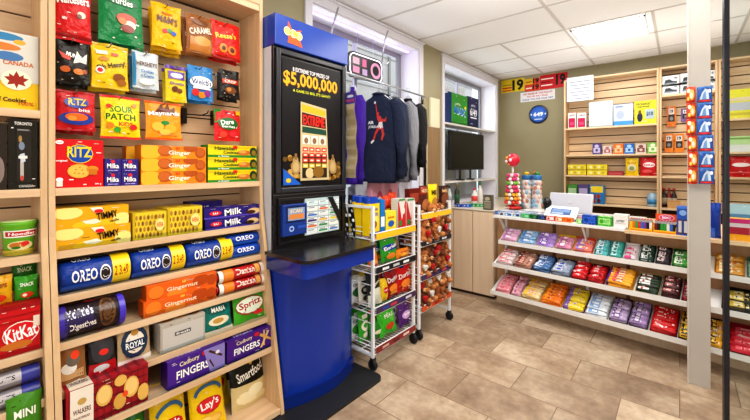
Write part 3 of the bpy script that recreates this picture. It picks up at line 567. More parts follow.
hang(101, 140, 96, 139, '#f0d010', [('e', .5, .52, .44, .26, '#e8e020'), ('t', 'SOUR', .5, .68, .6, .15, '#1f7a24'), ('t', 'PATCH', .48, .5, .76, .15, '#1f5a20'), ('t', 'KIDS', .6, .34, .36, .1, '#d82a20'), ('e', .18, .74, .07, .05, '#d8401c'), ('e', .84, .8, .07, .05, '#e8821c'), ('e', .2, .3, .1, .07, '#e8821c'), ('e', .38, .2, .09, .06, '#3aa030'), ('e', .8, .28, .1, .07, '#d82a2a')], 'sour_candy_bag', 'yellow sour candy bag with red edges', n=1, edge='#d0202a', glabel='')
hang(146, 181, 102, 140, '#f29b1c', [('p', [(.3, .8), (.42, .95), (.5, .82), (.62, .98), (.66, .8), (.8, .9), (.8, .68), (.2, .68)], '#6a3018'), ('t', 'Maynards', .5, .68, .9, .15, '#ffffff', 4), ('e', .3, .34, .16, .12, '#f8c04a'), ('e', .66, .3, .18, .12, '#f6b43a'), ('e', .5, .44, .12, .06, '#2a8a3a'), ('e', .5, .2, .16, .08, '#f8ca5a')], 'peach_candy_bag', 'orange peach candy bag hanging above the ginger boxes', n=1, edge='#e05a14', glabel='')
hang(214.5, 240, 110, 141, '#d01f24', [('p', [(0, .55), (0, 1), (.3, 1), (.15, .6)], '#2a8a30'), ('e', .5, .55, .38, .2, '#1f6a2a'), ('t', 'Dare', .46, .6, .5, .16, '#fff', 8), ('t', 'berries', .5, .46, .5, .09, '#fff'), ('e', .3, .2, .14, .1, '#f04a3a'), ('e', .66, .22, .14, .1, '#e8303a'), ('r', .8, .86, 1, 1, '#e8b01c')], 'berry_candy_bag', 'red berry candy bag hanging above the pineapple cookie boxes', n=1, glabel='')
# empty bracket on the slatwall
a, b = on_x(183.5, 116, XB+.03), on_x(213.5, 118, XB+.03)
mb = MB(); k_ = mat('#2b241f', 'metal')
for p in (a, b): mb.box(XB+.012, XB+.05, p.y-.012, p.y+.012, p.z-.045, p.z+.045, k_)
mb.tube([(XB+.045, a.y, a.z+.01), (XB+.045, b.y, b.z+.01)], .004, k_, 6); mb.tube([(XB+.045, (a.y+b.y)/2, a.z+.01), (XB+.12, (a.y+b.y)/2+.01, a.z+.02), (XB+.13, (a.y+b.y)/2+.01, a.z+.035)], .003, k_, 6)
o = mb.build('empty_bracket'); o.parent = U1; o.matrix_parent_inverse = Matrix.Translation(U1.location).inverted()
# ---- left bay
X0 = -2.05
L_item(lambda w, d, h: carton('maple_cookie_box', w, d, h, '#efc61a', [('r', 0, .36, 1, 1, '#d9d6cc'), ('e', .3, .93, .4, .05, '#3a86b4'), ('e', .62, .88, .12, .035, '#e8b03a'), ('e', .25, .8, .4, .05, '#d8823a'), ('e', .4, .68, .3, .06, '#4a7ab0'), ('t', 'CANADA', .6, .6, .6, .06, '#c8641c'), ('e', .56, .38, .3, .13, '#f4ecd0'),
    ('p', [(.56, .27), (.6, .33), (.74, .31), (.7, .36), (.8, .41), (.7, .42), (.7, .46), (.62, .43), (.56, .5), (.5, .43), (.42, .46), (.42, .42), (.32, .41), (.42, .36), (.38, .31), (.52, .33)], '#9c2a18'), ('t', 'Leaf Cookies', .4, .12, .7, .06, '#2a1a10'), ('t', '100%', .75, .08, .3, .05, '#c8641c')]), -14, 38.5, 27, -1, .07, 'yellow and white maple leaf cookie box in the left bay', 'cookie box', dx=.03)
L_item(lambda w, d, h: carton('souvenir_box', w, d, h, '#15130f', [('r', .28, .1, .78, .86, '#28241f'), ('t', 'TORONTO', .5, .94, .6, .045, '#e8e6e0'), ('t', 'CANADA', .6, .045, .5, .035, '#c9c6c0'), ('r', .4, .14, .52, .4, '#b9b2ac'), ('p', [(.38, .5), (.54, .52), (.58, .4), (.42, .38)], '#c9cfd8'), ('e', .45, .62, .1, .06, '#7d8aa0'), ('e', .4, .72, .06, .05, '#a8854a'), ('r', .34, .44, .64, .48, '#e6e4e0'), ('r', .3, .84, .7, .86, '#8a8a88'), ('e', .46, .16, .06, .04, '#c84a3a')], kind='gloss'), 8, 37.6, 118.5, 0, .08, 'black souvenir box with a glass window in the left bay', 'souvenir box')
L_item(lambda w, d, h: carton('souvenir_box', w, d, h, '#2a211c', [('e', .6, .3, .3, .2, '#8a7a74')], kind='gloss'), -14, 6.5, 122, 0, .08, 'dark box at the left edge beside the souvenir box', 'souvenir box')
def cup(w, d, h):
    mb = MB(True); r = w/2
    mb.lathe([(r*.72, 0), (r*.78, .004), (r*.97, h*.82), (r*1.02, h*.86), (r*1.04, h*.92), (r*.98, h*.95), (r*.2, h*.96)], (0, 0, 0), mat('#6ab42a', 'gloss'), 28)
    def Fn(u, v, e):
        a = R(-100+u*200); rr = r*(.79+.19*v)+e+.0005
        return (math.sin(a)*rr, -math.cos(a)*rr, v*h*.84)
    mb.art(Fn, [('r', .02, .02, .98, .2, '#c9b43a'), ('r', .2, .62, .86, .86, '#f2f4ea'), ('r', .24, .66, .82, .82, '#c4202a'), ('t', 'Noodles', .53, .74, .46, .1, '#fff'), ('e', .5, .34, .24, .16, '#e8d9a0'), ('e', .46, .36, .16, .1, '#c9742a'), ('e', .58, .4, .08, .08, '#d8302a'), ('e', .42, .28, .08, .05, '#3a7a24')], e0=.0012, flat=False, kind='gloss', sub=10)
    mb.v = mb.v
    o = mb.build('noodle_cup')
    lid = MB(True); lid.lathe([(r*1.0, 0), (r*1.02, .002), (r*.5, .003)], (0, 0, h*.95), mat('#cfe0a0', 'foil'), 28); lid.build('foil_lid', o)
    return o
L_item(cup, 1, 39.5, 222, 1, .115, 'green instant noodle cup standing alone in the left bay', 'noodle cup')
bagg = lambda c, tx, cc: pk('crisp_bag', c, [('t', tx, .5, .7, .6, .14, cc), ('e', .5, .3, .28, .12, '#d8401c'), ('e', .4, .3, .1, .06, '#f4ecd0'), ('r', 0, .0, 1, .08, '#c9a24a')], lean=.05)
L_item(bagg('#3a9a24', 'SNACK', '#f2f6e6'), 15, 39.5, 279, 2, .05, 'small green snack bag at the front of the left bay', 'snack bag')
L_item(bagg('#23701c', 'SNACK', '#d6e8b0'), 12, 38, 262, 2, .05, 'dark green snack bag behind and above the front green one', 'snack bag', z=.945+.03, dx=.07)
L_item(bagg('#e0a81c', 'CHIPS', '#8a3a10'), -16, 13.5, 280, 2, .05, 'yellow snack bag at the left edge beside the green bags', 'snack bag')
L_item(lambda w, d, h: carton('wafer_bar_box', w, d, h, '#c8151d', [('r', 0, .92, 1, 1, '#9c0f16'), ('r', 0, .78, .98, .8, '#9c0f16'), ('r', 0, .66, .98, .68, '#a81018'), ('e', .64, .42, .34, .24, '#fff4ee'), ('e', .64, .42, .325, .22, '#d81a22'), ('t', 'KitKat', .64, .43, .58, .27, '#ffffff', 8), ('e', .55, .2, .3, .08, '#c9742a'), ('r', .86, .5, .98, .72, '#e8d9c8')], top=[('r', 0, 0, 1, 1, '#b01219')]), -16, 40.5, 312, 3, .1, 'red wafer bar box with white lettering in the left bay', 'wafer bar box')
cl = lambda w, d, h: roll('clear_cookie_tube', w, h*.5, '#8f8a92', [('r', .02, .3, .7, .7, '#b9b4b8'), ('t', 'BISCUITS', .36, .5, .5, .2, '#2a2830'), ('r', .7, -.1, .98, 1.2, '#3a3f9a')], flat=.9, kind='gloss')
L_item(cl, -30, 42, 364, 4, .07, 'clear and blue cookie tube, lower of the two in the left bay', 'cookie tube', stk=(0, 2), at=38)
L_item(cl, -30, 41.5, 364, 4, .07, 'clear and blue cookie tube, upper of the two in the left bay', 'cookie tube', stk=(1, 2), dx=.022, at=38)
L_item(bagg('#4a8a24', 'MINI', '#f2f6e6'), 6, 44, 404, 5, .05, 'green snack bag at the bottom left corner of the photo', 'snack bag')
# ================================================================== LOTTERY KIOSK
KX, KY0, KY1 = -1.93, 1.335, 1.975
KR = empty('lottery_kiosk', (-1.95, 1.655, 0), label='tall blue lottery kiosk with a black poster panel and a black ledge', cat='kiosk')
def under(root):
    off = Matrix.Translation(root.location).inverted()
    def kid(mb, name, bev=0, p=None, seg=2, label=None):
        o = mb.build(name, None, bev, seg=seg); o.parent = p or root; o.matrix_parent_inverse = off if p is None else Matrix.Identity(4)
        if p is not None:
            for v in o.data.vertices: v.co -= Vector((0, 0, 0))
        if label: o['label'] = label
        return o
    return kid
kid = under(KR)
BLUE = mat('#1238a0', 'gloss'); BLUD = mat('#0f2c80', 'gloss'); BLK = mat('#17161b', 'gloss'); BLM = mat('#202024', 'plain')
zt = on_x(347, 40, KX).z; zb = on_x(347, 66, KX).z
mb = MB(); mb.box(-2.28, KX+.015, KY0-.004, KY1, zb, zt, mat('#2146a6', 'gloss')); hd = kid(mb, 'header_sign', .006)
p = on_x(292.5, 34, KX+.016)
mb = MB(); ES = .74; c = lambda dy, dz: (KX+.0165, p.y+dy*ES, p.z+dz*ES)
mb.add([c(-.06, -.01), c(-.045, .10), c(.0, .03), c(.10, .055), c(.065, .0), c(.11, -.095), c(-.05, -.085), c(-.045, -.03)], [tuple(range(8))], mat('#f0602a', 'print'))
for dy, ch in ((-.055, 'O'), (.01, 'L'), (.07, 'G')):
    dz = .005-dy*.1
    for rr, cc, e in ((.037, '#fbf6d8', .001), (.030, '#b9cf2a', .0016)): mb.add([(KX+.0165+e, p.y+(dy+rr*math.cos(a*.3927))*ES, p.z+(dz+rr*math.sin(a*.3927))*ES) for a in range(16)], [tuple(range(16))], mat(cc, 'print'))
    gv, gf = glyphs(ch, .02); mb.add([(KX+.0165+.0024, p.y+(dy+x*.03)*ES, p.z+(dz+y*.04)*ES) for x, y in gv], gf, mat('#fdfbe8', 'print'))
o = kid(mb, 'orange_emblem')
mb = MB(); mb.box(-2.28, KX-.035, KY0, KY1-.004, .93, zb, mat('#c9cbd2', 'paint')); kid(mb, 'rear_housing', .003)
zs = on_x(270, 196, KX).z       # seam between poster part and terminal part
mb = MB(); mb.box(KX-.035, KX-.01, KY0, KY1, .96, zb, BLK); kid(mb, 'front_panel', .004)
A = on_x(279, 53.3, KX); B = on_x(346, 179, KX)
mb = MB(); F_ = mat('#2d2e35', 'gloss')
y0, y1, z1, z0 = KY0+.012, KY1-.012, zb-.012, zs+.012
mb.box(KX-.01, KX+.008, y0, y0+.035, z0, z1, F_); mb.box(KX-.01, KX+.008, y1-.035, y1, z0, z1, F_); mb.box(KX-.01, KX+.008, y0+.035, y1-.035, z1-.035, z1, F_); mb.box(KX-.01, KX+.008, y0+.035, y1-.035, z0, z0+.035, F_)
kid(mb, 'poster_frame', .006)
P0 = on_x(283.8, 185, KX-.004); P1 = on_x(338.5, 74, KX-.004)
py0, py1, pz0, pz1 = y0+.05, y1-.05, z0+.05, z1-.05
def FP(u, v, e): return (KX-.0045+e, py0+u*(py1-py0), pz0+v*(pz1-pz0))
mb = MB(); mb.box(KX-.0098, KX-.0046, py0, py1, pz0, pz1, mat('#100d12', 'print'))
art = [('t', '8 EXTREME TOP PRIZES OF', .47, .925, .62, .034, '#e9e6ea'), ('t', '$5,000,000', .485, .836, .92, .125, '#7a4a08'), ('t', '$5,000,000', .475, .842, .92, .125, '#f4b41c'), ('t', "A GAME SO BIG, IT'S GIANT!", .48, .755, .64, .027, '#d8dc2a')]
gold = ['#b0842f', '#8a6322', '#c9a050', '#6b4c1a']
rnd = random.Random(3)
for q in range(46):
    u = rnd.choice([rnd.uniform(.02, .34), rnd.uniform(.7, .98)]); v = rnd.uniform(.03, .17)*(1.3 if abs(u-.5) > .2 else 1)
    art.append(('e', u, v, .035, .02, rnd.choice(gold)))
for u in (.2, .40, .84): art += [('e', u, .14, .075, .06, '#a98a58'), ('e', u, .19, .04, .035, '#b89a68'), ('r', u-.02, .2, u+.02, .25, '#8a6c3c'), ('e', u, .14, .05, .04, '#c4a874')]
art += [('p', [(.27, .03), (.77, .03), (.715, .645), (.275, .675)], '#c9bb94'), ('p', [(.285, .04), (.755, .04), (.705, .63), (.29, .66)], '#cdb98c'), ('r', .30, .05, .73, .25, '#33241a'),
        ('p', [(.29, .60), (.70, .575), (.702, .625), (.29, .655)], '#c8b428'), ('p', [(.295, .485), (.71, .47), (.703, .565), (.295, .59)], '#4a0c0c'), ('t', 'EXTREME', .50, .527, .37, .08, '#ff3020', -1.5),
        ('p', [(.30, .425), (.72, .415), (.712, .462), (.30, .475)], '#1f4a3c')]
for c_ in range(3): art += [('r', .305+.14*c_, .33, .425+.14*c_, .405, '#e4dfd8'), ('e', .365+.14*c_, .36, .035, .026, '#8a6a4a')]
for r_ in range(4):
    for c_ in range(4): art += [('r', .305+.108*c_, .27-.045*r_, .395+.108*c_, .305-.045*r_, '#d8402c' if r_ < 3 else '#e0c24a'), ('r', .325+.108*c_, .28-.045*r_, .375+.108*c_, .293-.045*r_, '#f4e8d8')]
art += [('e', .42, .09, .07, .045, '#d8c090'), ('e', .57, .1, .1, .05, '#8a6424'), ('p', [(0, 0), (.28, 0), (0, .13)], '#1f62c4'), ('e', .08, .035, .04, .018, '#e8c21c')]
mb.art(FP, art, e0=.0003); kid(mb, 'poster')
mb = MB(); mb.box(KX-.0099, KX-.008, KY0, KY1, zs-.003, zs+.003, mat('#4a4a50')); kid(mb, 'seam')
# terminal bay
ty0, ty1, tz0, tz1 = KY0+.03, KY1-.03, 1.0, zs-.02
mb = MB(); mb.box(KX-.0105, KX-.004, ty0, ty1, tz0, tz1, mat('#0e0d10', 'gloss')); F2 = mat('#1d1c20', 'gloss')
mb.box(KX-.004, KX+.006, ty0, ty0+.02, tz0, tz1, F2); mb.box(KX-.004, KX+.006, ty1-.02, ty1, tz0, tz1, F2); mb.box(KX-.004, KX+.006, ty0+.02, ty1-.02, tz1-.02, tz1, F2); mb.box(KX-.004, KX+.006, ty0+.02, ty1-.02, tz0, tz0+.02, F2)
kid(mb, 'terminal_bay', .002)
a = on_x(280, 201, KX); b = on_x(304, 229, KX)
def FT(u, v, e): return (KX+.0305+e, a.y+u*(b.y-a.y), 1.055+v*.20)
mb = MB(); mb.box(KX-.003, KX+.03, a.y, b.y, 1.055, 1.255, mat('#163a8c', 'gloss'))
mb.art(FT, [('r', .14, .42, .93, .94, '#0d2250'), ('r', .2, .48, .9, .88, '#8aa0c4'), ('t', 'SCAN', .54, .78, .5, .12, '#f0d8a0'), ('r', .24, .52, .86, .68, '#d88a4a'), ('e', .35, .22, .1, .09, '#a8c4f0'), ('e', .35, .22, .06, .05, '#163a8c'), ('r', .6, .2, .95, .3, '#2a56b8')], e0=.0004); kid(mb, 'ticket_checker', .004, label='small blue ticket checker with a screen')
c0 = on_x(304.3, 200, KX); c1 = on_x(338, 200, KX)
def FC(u, v, e): return (KX+.0105+e, c0.y+u*(c1.y-c0.y), 1.035+v*.245)
mb = MB(); mb.box(KX-.003, KX+.01, c0.y, c1.y, 1.035, 1.28, mat('#b8ccd0', 'print'))
cols = ['#dfe6ea', '#e8d23a', '#d86a3a', '#3a9a5a', '#3a2f7a', '#2f8a4a', '#4a78c4', '#e0b04a', '#f0efe6']
art = []
for r_ in range(6):
    for q in range(3):
        x0 = .04+.32*q; z0_ = .03+.155*r_; cc = cols[(r_*2+q*3) % 9] if r_ < 5 else '#bfe0e6'
        art += [('r', x0, z0_, x0+.29, z0_+.12, '#f2f4f2'), ('r', x0+.02, z0_+.02, x0+.27, z0_+.075, cc), ('r', x0+.04, z0_+.085, x0+.2, z0_+.105, '#5a6070')]
art += [('p', [(.62, 1), (.78, 1), (1, .55), (1, .2)], '#18171c')]
mb.art(FC, art, e0=.0004); kid(mb, 'play_slip_display')
# ledge with rounded corners
def rrect(x0, x1, y0, y1, r, only=None, n=6):
    pts = []
    for cx, cy, a0, k in ((x1-r, y0+r, -90, 0), (x1-r, y1-r, 0, 1), (x0+r, y1-r, 90, 2), (x0+r, y0+r, 180, 3)):
        if only and k not in only: pts.append({0: (x1, y0), 1: (x1, y1), 2: (x0, y1), 3: (x0, y0)}[k]); continue
        for q in range(n+1): a_ = R(a0+90*q/n); pts.append((cx+r*math.cos(a_), cy+r*math.sin(a_)))
    return pts
lp = rrect(KX-.03, -1.565, 1.285, 1.925, .055, (0, 1))
mb = MB(); mb.prism(lp, .955, .975, 2, mat('#1c1c20', 'metal') if 0 else mat('#222126', 'gloss'), True); kid(mb, 'black_ledge', .004)
lq = rrect(KX-.03, -1.585, 1.30, 1.91, .045, (0, 1))
mb = MB(); mb.prism(lq, .865, .955, 2, BLUE, True); kid(mb, 'ledge_apron')
# bowed blue body
def bow(off=0): 
    pts = []
    for q in range(13):
        t = q/12; pts.append((-1.83+off+.075*math.sin(math.pi*t)-.02, 1.345-off+t*(.60+2*off)))
    return pts+[(-2.27, 1.945+off), (-2.27, 1.345-off)]
mb = MB(); mb.prism(bow(), .10, .87, 2, BLUE, True); kid(mb, 'bowed_cabinet')
mb = MB(); mb.prism(bow(.012), .022, .10, 2, BLUD, True); kid(mb, 'plinth', .003)
bp_ = rrect(-2.28, -1.60, 1.22, 2.01, .05, (0, 1))
mb = MB(); mb.prism(bp_, 0, .022, 2, mat('#1d1e22', 'plain'), True); kid(mb, 'base_plate', .003)
# things hanging at the kiosk's right side
def strip(px, py0, py1, Y, x, lab):
    pass
Ys = 2.0
a = on_y(345.5, 93, Ys); b = on_y(356, 178, Ys)
mb = MB(True); w = abs(b.x-a.x); h = a.z-b.z
Fs = lambda u, v, e: (a.x+u*w, Ys-.008*math.sin(v*18)-e+.01*math.sin(v*5), b.z+v*h)
mb.grid(Fs, 0, 0, 1, 1, 4, 26, mat('#b0a284', 'foil'))
mb.art(Fs, [('r', 0, .86, 1, 1, '#4a3a8a'), ('t', 'PEANUTS', .5, .9, .8, .03, '#e04a2a'), ('e', .5, .95, .3, .02, '#c4ccdc')]+[('r', .1, .04+.115*k, .9, .10+.115*k, '#a0906c') for k in range(7)], e0=.002, flat=False, sub=14)
tag(mb.build('nut_pouch_strip'), 'long beige strip of snack pouches with a purple header hanging beside the kiosk', 'snack strip')
a = on_y(343, 196, 2.02); b = on_y(356, 240, 2.02)
mb = MB(True)
for q in range(2):
    sx = a.x-.01+q*.05
    Fq = lambda u, v, e: (sx+.02*(1-v)+u*.05+.012*math.sin(v*6), 2.02+.02*q-e+.006*math.sin(v*9+u*3), b.z-.02+v*(a.z-b.z+.03))
    mb.grid(Fq, 0, 0, 1, 1, 3, 12, mat('#15151c', 'foil'))
    mb.art(Fq, [('e', .25+.5*((r_+q) % 2), .06+.1*r_, .2, .035, '#e6eaf2') for r_ in range(9)], e0=.002, flat=False)
tag(mb.build('spotted_ribbon'), 'black ribbon with white spots hanging beside the kiosk ledge', 'ribbon')

# ================================================================== WIRE RACKS
WR = mat('#eceef1', 'gloss'); RUB = mat('#18181a', 'plain')
def rack(y0, y1, tiers, top, label, x0=-2.1, x1=-1.73, strips=()):
    r = empty('wire_rack', ((x0+x1)/2, (y0+y1)/2, 0), label=label, cat='rack')
    kid = under(r)
    for x in (x0, x1):
        for y in (y0, y1):
            mb = MB(); mb.box(x-.011, x+.011, y-.011, y+.011, .09, top, WR); kid(mb, 'post', .002)
            mb = MB(True); mb.lathe([(.012, -.012), (.036, -.012), (.04, -.006), (.04, .006), (.036, .012), (.012, .012)], (x+.0, y-.0, .04), RUB, 20, axis=1)
            mb.box(x-.014, x+.014, y-.018, y+.018, .055, .092, RUB); kid(mb, 'caster_wheel')
    mb = MB()
    for y in (y0, y1):
        mb = MB(); mb.box(x0, x1, y-.009, y+.009, top-.02, top, WR)
        mb.box(x0, x1, y-.008, y+.008, .1, .116, WR)
        for k in range(7):
            z = .2+.14*k
            if z < top-.05: mb.tube([(x0, y, z), (x1, y, z)], .003, WR, 5)
        kid(mb, 'end_frame')
    for (z, col, marks) in tiers:
        mb = MB(); xf = x1+.02
        zb_, zt_ = z, z+.05
        for zz in (zb_, zt_):
            mb.tube([(x0, y0, zz), (xf, y0, zz), (xf, y1, zz), (x0, y1, zz)], .0045, WR, 6)
        n = int((y1-y0)/.035)
        for q in range(n+1): y = y0+(y1-y0)*q/n; mb.tube([(x0, y, zb_+.02), (xf, y, zb_)], .0025, WR, 5)
        for q in range(4): x = x0+(xf-x0)*q/3; mb.tube([(x, y0, zb_+.02*(1-q/3)), (x, y1, zb_+.02*(1-q/3))], .0035, WR, 5)
        mb.tube([(x0, y0, z+.12), (x0, y1, z+.12)], .003, WR, 5)
        bk = kid(mb, 'wire_basket')
        FSx = lambda u, v, e: (xf+.007+e, y0+.02+u*(y1-y0-.03), zb_+.006+v*.038)
        mb = MB(); mb.box(xf+.004, xf+.0065, y0+.01, y1-.005, zb_+.003, zt_-.003, mat(col, 'print'))
        mb.art(FSx, marks, e0=.0005); kid(mb, 'price_strip')
    return r
def marks(cs, n=3): return [('r', .12+.8*q/n, .25, .12+.8*q/n+.16, .75, cs[q % len(cs)]) for q in range(n)]
T1 = [(.955, '#f0c228', []), (.705, '#1f2226', marks(['#e8ecef', '#c9ccd0', '#e8ecef'])), (.41, '#4a3558', marks(['#2a4aa8', '#c8404a', '#3a2a7a', '#d8d2e0'], 4)), (.12, '#8a2a2c', marks(['#c9b0a4', '#5a1a1c', '#e0d0c8']))]
rack(2.045, 2.575, T1, 1.205, 'white wire rack on casters, the nearer of two, beside the kiosk')
T2 = [(1.035, '#efc22a', []), (.80, '#24262a', marks(['#e0e4e8', '#9aa0a8', '#e0e4e8'])), (.505, '#4a3a64', marks(['#d04a5a', '#2f3f9a', '#d84a6a'])), (.235, '#d0582a', marks(['#f0b090', '#a82a20', '#f0d0b8']))]
rack(2.66, 3.20, T2, 1.165, 'white wire rack on casters, the farther of two, in front of the pale cabinets')
# goods in the racks
def rk(mk, pl, pr, pt, z, d, label, cat, X=-1.76, group=None, lean=0, at=None):
    y0 = on_x(pl, HY, X).y; y1 = on_x(pr, HY, X).y
    h = on_x(pl if at is None else at, pt, X).z-z
    o = mk(y1-y0, d, h); o.location = (X-d/2, (y0+y1)/2, z); o.rotation_euler = (lean, 0, R(90))
    return tag(o, label, cat, group)
def canister(w, d, h):
    o = carton('drink_powder_canister', w, d, h*.84, '#f2cf16', [('r', 0, 0, 1, .1, '#1a4aa8'), ('e', .5, .5, .34, .2, '#f8e26a'), ('t', 'Nestle', .5, .82, .6, .08, '#1a4aa8'), ('t', 'QUIK', .5, .64, .7, .14, '#1a4aa8'), ('e', .5, .34, .22, .12, '#8a5a30')], side='#f2cf16')
    mb = MB(); mb.prism(rrect(-w/2-.001, w/2+.001, -d/2-.001, d/2+.001, w*.25, None, 3), h*.84, h, 2, mat('#1547b4', 'gloss'), True); mb.build('blue_lid', o, .003); return o
z = .98
rk(canister, 369.5, 379.5, 198, z, .07, 'yellow canister with a blue lid, nearest the front of the rack top', 'canister')
rk(canister, 361, 370, 197, z, .07, 'yellow canister with a blue lid, in the middle behind the front one', 'canister', X=-1.85)
rk(canister, 354, 363, 196, z, .07, 'yellow canister with a blue lid, at the back of the rack top', 'canister', X=-1.95)
rk(lambda w, d, h: carton('cereal_box', w, d, h, '#1a78c8', [('r', .1, .2, .9, .5, '#e8f0f6')]), 380.5, 385, 200, z, .12, 'narrow blue box between the yellow canisters and the yellow box', 'box')
rk(lambda w, d, h: carton('bar_box', w, d, h, '#f0dc3a', [('t', 'BARS', .5, .7, .6, .1, '#c83a1a'), ('e', .5, .4, .3, .16, '#2a5ab4'), ('r', 0, .0, 1, .12, '#e8e4d4')]), 386, 396, 212, z, .08, 'short yellow box with a blue dot on the rack top', 'box')
for q, (a, b, t) in enumerate(((384, 392, 196), (390, 398, 193))):
    rk(lambda w, d, h: pouch('snack_pouch', w, h, .05, '#c8401c', [('e', .5, .55, .4, .16, '#8a1a10'), ('t', 'HOT', .5, .56, .5, .1, '#f2d03a'), ('e', .5, .26, .3, .1, '#e8921c')]), a, b, t, z, .05, ['orange red snack pouch behind the short yellow box', 'orange red snack pouch behind the candy boxes, right of the other pouch'][q], 'snack pouch', X=-1.86)
for q, (a, b) in enumerate(((398, 405.5), (406.5, 414.5))):
    rk(lambda w, d, h: carton('candy_box', w, d, h, '#d8d2cc', [('r', 0, 0, 1, .9, '#c41c24'), ('p', [(.1, .9), (.5, .3), (.9, .9)], '#e6dcd6'), ('e', .3, .2, .2, .1, '#2a8a3a'), ('e', .7, .6, .18, .12, '#e8e0da'), ('r', .1, .93, .9, .99, '#3a8a4a')]), a, b, 199, z, .07, ['red and white candy box, left of the two on the nearer rack', 'red and white candy box at the right end of the nearer rack top'][q], 'candy box')
z = .735
gd = [('t', 'Doritos', .5, .62, .8, .14, '#f4f4ee', 10), ('e', .5, .6, .48, .12, '#1f4ab0'), ('t', 'Doritos', .5, .6, .74, .13, '#f4f4ee', 8), ('e', .5, .25, .3, .12, '#e88a2a'), ('r', 0, .92, 1, 1, '#0f6a20')]
rk(lambda w, d, h: pouch('tortilla_chip_bag', w, h, .07, '#2fa02c', gd, lean=.12), 384, 400, 239, z, .06, 'green tortilla chip bag, left one on the second tier', 'chip bag')
rk(lambda w, d, h: pouch('tortilla_chip_bag', w, h, .07, '#1c7a24', gd, lean=.12), 376, 387, 241, z, .06, 'darker green chip bag half hidden at the left of the second tier', 'chip bag', X=-1.83)
rk(lambda w, d, h: pouch('cheese_snack_bag', w, h, .06, '#e8841c', [('e', .5, .4, .36, .16, '#f2b03a'), ('t', 'Cheese', .5, .72, .6, .1, '#8a1a10')], lean=.15), 399, 412, 251, z, .06, 'orange cheese snack bag on the second tier', 'snack bag')
rk(lambda w, d, h: pouch('cheese_snack_bag', w, h, .06, '#d8641c', [('e', .5, .4, .36, .16, '#f2a03a')], lean=.15), 371.5, 381, 256, z, .06, 'low orange snack bag at the left post of the nearer rack', 'snack bag')
rk(lambda w, d, h: pouch('dark_snack_bag', w, h, .06, '#2a1618', [('e', .5, .5, .36, .2, '#a8242c'), ('t', 'BBQ', .5, .52, .5, .12, '#fff')], lean=.1), 402, 413, 233, z, .06, 'dark red snack bag behind the orange one on the second tier', 'snack bag', X=-1.9)
z = .44
rk(lambda w, d, h: pouch('black_white_snack_bag', w, h, .07, '#16181a', [('r', 0, 0, 1, .34, '#d9dccc'), ('e', .5, .42, .44, .1, '#dfe3d4'), ('t', 'Popcorn', .5, .64, .7, .12, '#f0f0e8', 10)], lean=.12), 371, 384, 274, z, .06, 'black and white popcorn bag on the third tier', 'snack bag')
rk(lambda w, d, h: pouch('yellow_snack_bag', w, h, .06, '#e8c21c', [('e', .5, .5, .34, .14, '#c82a20'), ('t', "Lay's", .5, .5, .5, .1, '#fff')], lean=.12), 384, 391, 281, z, .06, 'yellow chip bag between the popcorn bag and red bags', 'chip bag')
rd = [('t', 'Doritos', .5, .58, .84, .15, '#f6f0ee', 8), ('e', .5, .3, .34, .13, '#ef8a2a'), ('p', [(.2, .12), (.5, .4), (.8, .12)], '#f0a03a'), ('r', 0, .93, 1, 1, '#a81216'), ('e', .3, .84, .14, .05, '#1c2a6a')]
rk(lambda w, d, h: pouch('tortilla_chip_bag', w, h, .07, '#c41a1c', rd, lean=.12), 400, 414.5, 264, z, .06, 'red tortilla chip bag at the right end of the third tier', 'chip bag')
rk(lambda w, d, h: pouch('tortilla_chip_bag', w, h, .07, '#8f1218', rd, lean=.12), 389, 401, 267, z, .06, 'dark red tortilla chip bag, left of the bright red one', 'chip bag')
z = .15
rk(lambda w, d, h: pouch('green_corn_snack_bag', w, h, .08, '#3fb42a', [('p', [(.1, .3), (.5, .75), (.7, .5), (.9, .8), (.8, .4)], '#6ad04a'), ('e', .5, .3, .26, .1, '#c8401c'), ('t', 'PEAS', .5, .62, .5, .12, '#f2f6e6')], lean=.25), 384, 401, 309, z, .08, 'bright green snack bag leaning on the lowest tier', 'snack bag')
rk(lambda w, d, h: pouch('green_corn_snack_bag', w, h, .08, '#2c8a24', [('e', .5, .4, .3, .12, '#e8e0c8')], lean=.2), 373, 387, 325, z, .06, 'dark green snack bag at the left of the lowest tier', 'snack bag', X=-1.8)
rk(lambda w, d, h: pouch('purple_snack_bag', w, h, .07, '#5a2a7a', [('e', .5, .5, .36, .16, '#d9b0e8'), ('t', 'YUM', .5, .52, .5, .1, '#fff')], lean=.15), 402, 414, 306, z, .06, 'purple snack bag at the right end of the lowest tier', 'snack bag')
# end of the nearer rack seen between post and kiosk
for q, (zz, c1, c2) in enumerate(((.44, '#e4e8ea', '#2c6a3a'), (.15, '#d8dce0', '#3a8a2c'))):
    rk(lambda w, d, h: pouch('white_snack_bag', w, h, .07, c1, [('e', .5, .5, .4, .2, c2), ('t', 'CHIPS', .5, .8, .6, .1, '#22306a')], lean=.1), 352, 367, (283, 320)[q], zz, .06, ['white and green snack bag at the kiosk end of the third tier', 'white and green snack bag at the kiosk end of the lowest tier'][q], 'snack bag', X=-1.9)
